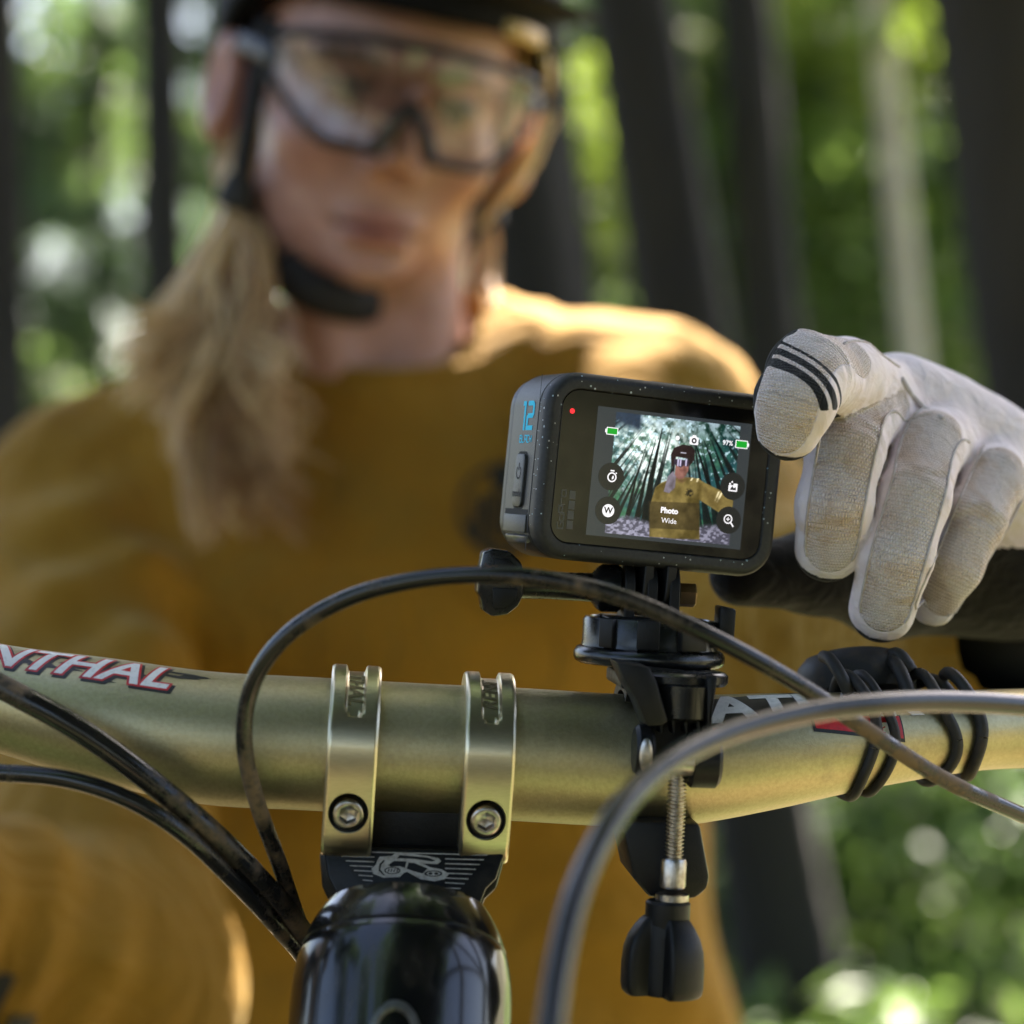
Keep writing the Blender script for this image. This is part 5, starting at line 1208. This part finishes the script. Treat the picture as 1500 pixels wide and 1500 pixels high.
rings = [rr_ring(GW - .0012, GH - .0012, RC, .0057), rr_ring(GW, GH, RC, .0054), rr_ring(GW, GH, RC, .0030), rr_ring(GW - .0004, GH - .0004, RC - .0002, .0016), rr_ring(GW - .0014, GH - .0014, RC - .0006, .0007), rr_ring(GW - .0030, GH - .0030, RC - .0014, .0001),
         rr_ring(GW - .0048, GH - .0048, RC - .0022, 0), rr_ring(GW - .0084, GH - .0086, RC - .0042, .0002), rr_ring(GW - .0090, GH - .0092, RC - .0046, .0006), rr_ring(GW - .0090, GH - .0092, RC - .0046, .0020)]
bez = obj('back_bezel', loft(rings, False), M_bezel, ACT, smooth=40)
gl = obj('screen', loft([rr_ring(GW - .0091, GH - .0093, RC - .0046, .0021), rr_ring(GW - .0091, GH - .0093, RC - .0046, .00075), rr_ring(GW - .0095, GH - .0097, RC - .0048, .0006)][::1]), M_glass, ACT, smooth=30)
# front: lens block
obj('lens_block', xf(loft([rr_ring(.0255, .0255, .0045, .0325), rr_ring(.0255, .0255, .0045, .0385), rr_ring(.0245, .0245, .0042, .0392)]), MT(.0205, 0, .0098)), M_glossplastic, ACT, smooth=35)
obj('front_panel', loft([rr_ring(GW - .008, GH - .008, RC - .003, .0328), rr_ring(GW - .009, GH - .009, RC - .003, .0345), rr_ring(GW - .012, GH - .012, RC - .003, .0350)]), M_blackplastic, ACT, smooth=35)
obj('shutter_button', box(-.002, .011, .010, .021, GH / 2 - .0005, GH / 2 + .0007, .0004), M_side, ACT, smooth=35)
for fx in FINX:                                                   # folding fingers under the body reach the mount
    w_ = GI @ (WM[MOUNT.name] @ Vector((fx, sy, pz)))
    L_ = [(.0072 * math.cos(R(t)), .0072 * math.sin(R(t))) for t in np.linspace(180, 360, 16)]
    L_ = L_ + [(.0072, -w_.z - GH / 2 + .001), (-.0072, -w_.z - GH / 2 + .001)]
    nn = len(L_)
    obj('folding_finger', bevelled(([(w_.x - .0014, w_.y + a, w_.z + c_) for a, c_ in L_] + [(w_.x + .0014, w_.y + a, w_.z + c_) for a, c_ in L_],
        [tuple(range(nn)), tuple(reversed(range(nn, 2 * nn)))] + [(i, i + nn, (i + 1) % nn + nn, (i + 1) % nn) for i in range(nn)]), .0003, 1), M_blackplastic, ACT, smooth=35)
# side face details. y runs from the screen to the lens
SX = -GW / 2
def side(g, lift=.0001, ccx=.0145, ccz=0.0):
    """flat xz artwork onto the left side: art x -> towards the screen (reads left to right from outside), art z -> up"""
    return [(SX - lift, ccx - x, ccz + z) for x, y, z in g[0]], g[1]
h = 1.0 * mm
two = [[(.9, 7.4), (4.6, 7.4), (5.3, 6.8), (5.3, 4.6), (4.7, 4.0), (1.5, 4.0), (.9, 3.4), (.9, .65), (5.4, .65)]]
one = [[(-2.9, 7.4), (-1.3, 7.4), (-1.3, 0)]]
sc = lambda L_: [[(a * mm, c_ * mm) for a, c_ in l] for l in L_]
obj('number_lettering', side(merge(strokes(sc(two), 1.3 * mm), strokes(sc(one), 1.3 * mm)), .00008, .0150, .0088), M_cyan, ACT, smooth=False)
glyph = {'B': [[(0, 0), (0, 3), (2, 3), (2, 1.7), (0, 1.6)], [(2, 1.6), (2.3, 1.4), (2.3, 0), (0, 0)]], 'L': [[(0, 3), (0, 0), (2.2, 0)]], 'A': [[(0, 0), (0, 3), (2.2, 3), (2.2, 0)], [(0, 1.3), (2.2, 1.3)]],
         'C': [[(2.2, 3), (0, 3), (0, 0), (2.2, 0)]], 'K': [[(0, 3), (0, 0)], [(2.2, 3), (2.2, 2), (1.8, 1.5), (0, 1.5)], [(1.8, 1.5), (2.2, 1.0), (2.2, 0)]]}
L_ = []
for i, ch in enumerate('BLACK'):
    for l in glyph[ch]: L_.append([((i * 1.95 - 4.8 + a * .62) * mm, c_ * .62 * mm) for a, c_ in l])
obj('name_lettering', side(strokes(L_, .34 * mm), .00008, .0138, .0055), M_cyan, ACT, smooth=False)
btn_poly = rrect(.0074, .0146, .0018, 6)
gap_poly = rrect(.0088, .0160, .0024, 6)
yc, zc = .0148, -.0050
obj('button_gap', side(flat(gap_poly), .00005, yc, zc), M_slit, ACT, smooth=False)
bt = bevelled(([(SX + .001, yc - x, zc + z) for x, z in btn_poly] + [(SX - .0008, yc - x, zc + z) for x, z in btn_poly], [tuple(range(len(btn_poly))), tuple(reversed(range(len(btn_poly), 2 * len(btn_poly))))] + [(i, (i + 1) % len(btn_poly), (i + 1) % len(btn_poly) + len(btn_poly), i + len(btn_poly)) for i in range(len(btn_poly))]), .0004, 2)
pw = obj('power_button', bt, M_side, ACT, smooth=35)
obj('power_icon', side(merge(ringpoly(0, 0, .00145, .0019, n=24, a0=125, a1=415), strokes([[(0, .0026), (0, .0006)]], .0005)), .00086, yc, zc + .0022), M_slit, pw, smooth=False)
obj('mode_lettering', side(text('mode', .0030, .00004), .00086, yc, zc - .0036), M_slit, pw, smooth=False)
obj('door_gap', side(flat([(-.0092, -.0145), (.0088, -.0145), (.0088, -.0128), (-.0092, -.0128)]), .00006, .0155, 0), M_slit, ACT, smooth=False)
dr = obj('battery_door', box(SX - .0004, SX + .002, .0070, .0245, -.0192, -.0143, .0003), M_side, ACT, smooth=35)
obj('door_latch', xf(box(-.0006, .0016, -.0078, .0078, -.0011, .0011, .0003), MT(SX + .0010, .0155, -.0208) @ RY(-28)), M_badge, ACT, smooth=35)
obj('side_seam', side(flat([(-.0001, -.024), (.0003, -.024), (.0003, .024), (-.0001, .024)]), .00003, .0060, 0), M_slit, ACT, smooth=False)

# ---- what the screen shows
def S(px, py):
    d = Vector(((px - 750) / FPX, 1, -(py - 750) / FPX)); o = GI @ Vector((0, 0, CAMZ)); d = GI.to_3x3() @ d
    k = (.0006 - o.y) / d.y; q_ = o + d * k; return (q_.x, q_.z)
YS = .0006
EM = .105
def sflat(name, g, m, lift, parent=None): return obj(name, ([(x, YS - lift, z) for x, _, z in g[0]], g[1]), m, parent or gl, smooth=False)
E_white = emit('screen_white', (.85, .85, .85), EM * 1.1); E_dark = emit('screen_dark', (.012, .014, .014), EM); E_green = emit('screen_green', (.0, .35, .02), EM * 1.0)
E_red = emit('record_light', (1, .02, .03), EM * 1.6); E_grey = emit('screen_glow', (.03, .038, .042), EM)
TL, BL, TR, BR = S(903, 606), S(885, 783), S(1085, 622), S(1068, 796)
x0, x1, z0, z1 = (TL[0] + BL[0]) / 2, (TR[0] + BR[0]) / 2, (BL[1] + BR[1]) / 2, (TL[1] + TR[1]) / 2
gx0 = S(866, 700)[0]
sflat('screen_margin', flat([(gx0, z0 - .001), (x1 + .0035, z0 - .001), (x1 + .0035, z1 + .001), (gx0, z1 + .001)]), E_grey, .00004)
NX_, NZ_ = 230, 212
U, Vv = np.meshgrid(np.linspace(0, 1, NX_), np.linspace(0, 1, NZ_), indexing='ij')
def vnoise(x, y, seed):
    xi, yi = np.floor(x).astype(int), np.floor(y).astype(int); fx, fy = x - xi, y - yi; fx = fx * fx * (3 - 2 * fx); fy = fy * fy * (3 - 2 * fy)
    hsh = lambda a, c_: np.modf(np.abs(np.sin(a * 127.1 + c_ * 311.7 + seed * 74.7) * 43758.5453))[0]
    return (hsh(xi, yi) * (1 - fx) + hsh(xi + 1, yi) * fx) * (1 - fy) + (hsh(xi, yi + 1) * (1 - fx) + hsh(xi + 1, yi + 1) * fx) * fy
def fbm(x, y, seed, o=4): return sum(vnoise(x * 2 ** k, y * 2 ** k, seed + k) * .5 ** (k + 1) for k in range(o)) / (1 - .5 ** o)
img = np.zeros((NX_, NZ_, 3))
def mixin(mask, c):
    global img
    img = img * (1 - mask[..., None]) + np.array(c) * mask[..., None]
def poly_mask(pts, soft=.006):
    ins = np.zeros(U.shape, bool); n_ = len(pts); dist = np.full(U.shape, 9.)
    for i in range(n_):
        (ax0, ay0), (bx0, by0) = pts[i], pts[(i + 1) % n_]
        cnd = ((ay0 > Vv) != (by0 > Vv)); ins ^= cnd & (U < (bx0 - ax0) * (Vv - ay0) / (by0 - ay0 + 1e-12) + ax0)
        t_ = np.clip(((U - ax0) * (bx0 - ax0) + (Vv - ay0) * (by0 - ay0)) / ((bx0 - ax0) ** 2 + (by0 - ay0) ** 2 + 1e-12), 0, 1)
        dist = np.minimum(dist, np.hypot(U - ax0 - t_ * (bx0 - ax0), Vv - ay0 - t_ * (by0 - ay0)))
    return np.clip(.5 + np.where(ins, dist, -dist) / soft, 0, 1)
cu = lambda L_: [((lambda s_: ((s_[0] - x0) / (x1 - x0), (s_[1] - z0) / (z1 - z0)))(S(820 + x / 5, 560 + y / 5))) for x, y in L_]
ax_, az_ = .52, 1.35                                              # trunks fan out from above the frame
th_ = np.arctan2(U - ax_, az_ - Vv); rad = np.hypot(U - ax_, az_ - Vv)
fol = fbm(U * 26, Vv * 24, 3, 4); big = fbm(U * 4, Vv * 4, 9, 3)
img[:] = np.array((.015, .055, .04)); mixin(np.clip((fol - .35) * 3, 0, 1), (.05, .16, .09)); mixin(np.clip((big - .4) * 4, 0, 1) * .6, (.03, .13, .16))
glow = np.exp(-(((U - .30) / .26) ** 2 + ((Vv - .70) / .26) ** 2)); mixin(np.clip(glow * 1.15 * np.clip((fbm(U * 34, Vv * 30, 55, 4) - .30) * 3.2, .12, 1.2), 0, 1), (.80, .92, .86))
mixin(np.clip((Vv - .80) * 4, 0, .8) * np.clip((fol - .38) * 4, 0, 1), (.45, .55, .62))
mixin(np.clip((fbm(U * 42, Vv * 42, 21, 2) - .66) * 9, 0, 1) * .7 * np.clip(Vv * 2 - .4, 0, 1), (.6, .8, .85))
for k in range(72):                                               # trunks
    a = random.uniform(-.95, .95); wdt = random.uniform(.004, .020); st = random.uniform(.35, .9)
    if abs(a - -.38) < .16: wdt *= .6
    curve = a + .10 * np.sin(rad * 2 + k) * .3
    mk = np.clip((wdt * (.4 + .7 * rad) - np.abs(th_ - curve)) / .006, 0, 1) * np.clip((rad - st * .8) * 4, 0, 1) * np.clip(1.25 - glow * (0.9 if wdt < .012 else .4), 0, 1)
    mixin(mk * .92, (.008, .014, .016))
for pl in ([(585, 1060), (650, 700), (748, 340), (754, 340), (690, 700), (655, 1060)], [(530, 1050), (610, 720), (700, 420), (704, 420), (632, 720), (570, 1050)], [(985, 440), (995, 440), (1110, 760), (1082, 765)], [(462, 1040), (545, 720), (640, 440), (643, 440), (560, 720), (492, 1040)], [(1050, 420), (1056, 420), (1180, 720), (1160, 725)], [(1130, 420), (1134, 420), (1250, 640), (1238, 650)]):
    mixin(poly_mask(cu(pl)), (.006, .011, .013))
gr_ = np.clip((.13 - Vv + .04 * np.sin(U * 9)) * 22, 0, 1); mixin(gr_, (.10, .10, .13)); mixin(gr_ * np.clip((fbm(U * 40, Vv * 60, 5, 3) - .45) * 6, 0, 1) * .7, (.36, .36, .44))
cut = np.clip((.22 - U) * 30, 0, 1) * np.clip((Vv - .88 + U * .3) * 14, 0, 1); mixin(cut, (.03, .05, .08))
mixin(poly_mask(cu([(655, 1130), (660, 900), (700, 770), (745, 735), (830, 700), (930, 695), (1010, 705), (1060, 735), (1190, 800), (1270, 870), (1262, 930), (1160, 950), (1090, 905), (1020, 860), (1022, 1150), (840, 1145)])), (.24, .19, .07))
sh = fbm(U * 9, Vv * 6, 31, 3); mixin(poly_mask(cu([(655, 1130), (660, 900), (700, 770), (830, 700), (1010, 705), (1020, 860), (1022, 1150), (840, 1145)])) * np.clip((sh - .4) * 3, 0, .85), (.09, .07, .02))
for a, c_ in (((1135, 870), (1165, 800)), ((1165, 850), (1190, 800)), ((960, 720), (970, 700)), ((1005, 730), (1010, 704)), ((1150, 880), (1180, 815))):
    mixin(poly_mask(cu([(a[0] - 6, a[1]), (c_[0] - 6, c_[1]), (c_[0] + 8, c_[1]), (a[0] + 6, a[1])])), (.8, .72, .45))
mixin(poly_mask(cu([(840, 690), (850, 590), (945, 590), (940, 650), (905, 705), (870, 710)])), (.30, .16, .13))
mixin(poly_mask(cu([(760, 800), (790, 690), (830, 650), (850, 690), (842, 770), (800, 812)])), (.22, .20, .23))
mixin(poly_mask(cu([(815, 610), (812, 530), (835, 480), (900, 455), (965, 465), (990, 500), (985, 570), (945, 620), (940, 560), (850, 545), (830, 620)])), (.035, .022, .022))
mixin(poly_mask(cu([(836, 560), (950, 572), (940, 618), (905, 612), (885, 625), (835, 600)])), (.05, .04, .06))
for x in (866, 884, 925): mixin(poly_mask(cu([(x - 8, 612), (x - 4, 562), (x + 8, 562), (x + 2, 615)])), (.50, .47, .60))
mixin(poly_mask(cu([(885, 512), (925, 516), (925, 522), (885, 518)])), (.5, .5, .55))
bd = cu([(945, 812)])[0]; rr_ = np.hypot((U - bd[0]) * 1.1, Vv - bd[1]); mixin(np.clip((.046 - rr_) * 60, 0, 1) * np.clip((fbm(U * 60, Vv * 60, 8, 2) - .35) * 6, 0, 1), (.04, .035, .02))
for pl, cc_ in (([(700, 790), (740, 742), (760, 760), (735, 860), (690, 880)], (.13, .10, .03)), ([(1010, 720), (1040, 745), (1030, 860), (1012, 860)], (.10, .075, .02)), ([(850, 700), (905, 712), (935, 700), (900, 735), (865, 730)], (.12, .06, .04)), ([(880, 640), (915, 642), (912, 650), (882, 648)], (.16, .06, .05)), ([(905, 610), (925, 640), (935, 690), (905, 700), (915, 650)], (.15, .08, .06)), ([(800, 760), (830, 700), (845, 720), (830, 790)], (.10, .085, .09)), ([(1040, 760), (1180, 860), (1165, 935), (1090, 890)], (.17, .13, .045))):
    mixin(poly_mask(cu(pl), .03) * .8, cc_)
mixin(poly_mask(cu([(650, 872), (1022, 885), (1022, 1085), (650, 1068)])) * .62, (.045, .035, .02))
img = np.clip(img, 0, 1) ** 1.22 * 1.05 * (.72 + .56 * fbm(U * 48, Vv * 44, 71, 3))[..., None] * (1.12 - .35 * U)[..., None]
VV = np.stack([x0 + U * (x1 - x0), np.full(U.shape, YS - .00008), z0 + Vv * (z1 - z0)], -1).reshape(-1, 3)
ii = np.arange(NX_ * NZ_).reshape(NX_, NZ_)
FF = np.stack([ii[:-1, :-1], ii[1:, :-1], ii[1:, 1:], ii[:-1, 1:]], -1).reshape(-1, 4)
M_pic, n, b = nodes('screen_picture'); at = N(n, 'Attribute', attribute_name='Col')
b.inputs['Base Color'].default_value = (0, 0, 0, 1); b.inputs['Roughness'].default_value = .12; n.links.new(at.outputs[0], b.inputs['Emission Color']); b.inputs['Emission Strength'].default_value = EM * 1.35
pic = obj('screen_picture', (VV, FF), M_pic, gl, smooth=False)
attr(pic.data, 'Col', np.concatenate([img.reshape(-1, 3), np.ones((NX_ * NZ_, 1))], 1), 'FLOAT_COLOR')
# icons and lettering on the display
px = lambda x, y: S(820 + x / 5, 560 + y / 5)
ux = (px(1100, 700)[0] - px(1000, 700)[0]) / 100; uz = (px(800, 600)[1] - px(800, 700)[1]) / 100
def battery(x, y, s_, left):
    cx_, cz_ = px(x, y); w_, h_ = 44 * ux * s_, 29 * uz * s_
    sflat('battery_icon', flat(rrect(2 * w_, 2 * h_, .0002, 3, cx_, cz_)), E_white, .00014); sflat('battery_icon', flat(rrect(2 * w_ - 12 * ux, 2 * h_ - 12 * uz, .0001, 3, cx_, cz_)), E_green, .00018)
    nb = -1 if left else 1
    sflat('battery_icon', flat(rrect(10 * ux, 26 * uz, .0001, 3, cx_ + nb * (w_ + 4 * ux), cz_)), E_white, .00016)
battery(383, 358, .95, True); battery(1330, 455, 1.05, False)
for x, y, r_ in ((375, 690, 92), (352, 938, 92), (1265, 762, 92), (1235, 1010, 92)):
    cx_, cz_ = px(x, y); sflat('icon_backing', disc(cx_, cz_, r_ * ux, n=36), E_dark, .00012)
cx_, cz_ = px(380, 695); u_ = ux
sflat('timer_icon', merge(ringpoly(cx_, cz_, 24 * u_, 33 * u_), ringpoly(cx_, cz_, 1 * u_, 14 * u_, a0=-90, a1=60), strokes([[(cx_ - 14 * u_, cz_ + 43 * u_), (cx_ + 14 * u_, cz_ + 43 * u_)]], 9 * u_), strokes([[(cx_ + 24 * u_, cz_ + 32 * u_), (cx_ + 32 * u_, cz_ + 26 * u_)]], 8 * u_)), E_white, .00018)
cx_, cz_ = px(353, 940); sflat('lens_icon', disc(cx_, cz_, 43 * u_), E_white, .00018)
def stext(s_, x, y, size, off, m, lift=.00024, name='screen_lettering'):
    cx_, cz_ = px(x, y); g = text(s_, size * u_, off * u_); sflat(name, ([(a + cx_, 0, c_ + cz_) for a, _, c_ in g[0]], g[1]), m, lift)
stext('W', 353, 940, 58, 1.8, E_dark); stext('Photo', 800, 942, 52, 2.4, E_white); stext('Wide', 797, 1016, 50, .2, E_white); stext('97%', 1228, 446, 46, .6, E_white)
cx_, cz_ = px(982, 425)
sflat('camera_icon', merge(flat(rrect(64 * u_, 52 * u_, 8 * u_, 3, cx_, cz_ - 4 * u_)), flat([(cx_ - 18 * u_, cz_ + 20 * u_), (cx_ + 18 * u_, cz_ + 20 * u_), (cx_ + 12 * u_, cz_ + 34 * u_), (cx_ - 12 * u_, cz_ + 34 * u_)])), E_white, .00018)
sflat('camera_icon', ringpoly(cx_, cz_ - 3 * u_, 8 * u_, 19 * u_), E_dark, .00022)
cx_, cz_ = px(861, 408); sflat('mode_dot', disc(cx_, cz_, 15 * u_), E_white, .00018)
cx_, cz_ = px(1266, 770); sflat('gallery_icon', flat(rrect(66 * u_, 54 * u_, 6 * u_, 3, cx_, cz_)), E_white, .00018)
sflat('gallery_icon', flat([(cx_ - 24 * u_, cz_ - 18 * u_), (cx_ + 24 * u_, cz_ - 18 * u_), (cx_ + 20 * u_, cz_ + 4 * u_), (cx_ + 6 * u_, cz_ - 4 * u_), (cx_ - 6 * u_, cz_ + 10 * u_)]), E_dark, .00022)
sflat('gallery_icon', flat([(cx_ - 36 * u_, cz_ + 14 * u_), (cx_ + 2 * u_, cz_ + 14 * u_), (cx_ + 2 * u_, cz_ + 32 * u_), (cx_ - 36 * u_, cz_ + 32 * u_)]), E_dark, .00022)
sflat('gallery_icon', merge(disc(cx_ - 24 * u_, cz_ + 22 * u_, 7 * u_), disc(cx_ - 10 * u_, cz_ + 36 * u_, 6 * u_)), E_white, .00026)
cx_, cz_ = px(1230, 1002); sflat('zoom_icon', merge(ringpoly(cx_, cz_, 24 * u_, 32 * u_), strokes([[(cx_ + 22 * u_, cz_ - 22 * u_), (cx_ + 44 * u_, cz_ - 48 * u_)]], 10 * u_), strokes([[(cx_ - 13 * u_, cz_), (cx_ + 13 * u_, cz_)]], 6 * u_), strokes([[(cx_, cz_ - 13 * u_), (cx_, cz_ + 13 * u_)]], 6 * u_)), E_white, .00018)
cx_, cz_ = px(91, 210); sflat('record_light', disc(cx_, cz_, 17 * u_), E_red, .0001)
# grey maker's mark on the glass, reading upwards
a_, c_ = S(822, 774), S(830, 716)
W_ = c_[1] - a_[1]; hx = S(826, 745)[0]
gg = {'G': [[(2.2, 3), (0, 3), (0, 0), (2.2, 0), (2.2, 1.5), (1.2, 1.5)]], 'o': [[(0, 0), (2.2, 0), (2.2, 2.2), (0, 2.2), (0, 0)]], 'P': [[(0, 0), (0, 3), (2.2, 3), (2.2, 1.3), (0, 1.3)]], 'r': [[(0, 0), (0, 2.2), (2.2, 2.2)]]}
LL = []
for i, ch in enumerate('GoPro'):
    for l in gg[ch]: LL.append([(hx + (-.6 - .0) * mm - (c2_ * .55) * mm + .0008, a_[1] + (i * W_ / 5) + a2 * .8 * mm) for a2, c2_ in l])
sflat('maker_lettering', strokes(LL, .32 * mm), M_greyprint, .00006)
for k in range(4): sflat('maker_square', flat([(hx + .0012, a_[1] + k * W_ / 4), (hx + .0030, a_[1] + k * W_ / 4), (hx + .0030, a_[1] + (k + .86) * W_ / 4), (hx + .0012, a_[1] + (k + .86) * W_ / 4)]), M_greyprint, .00006)
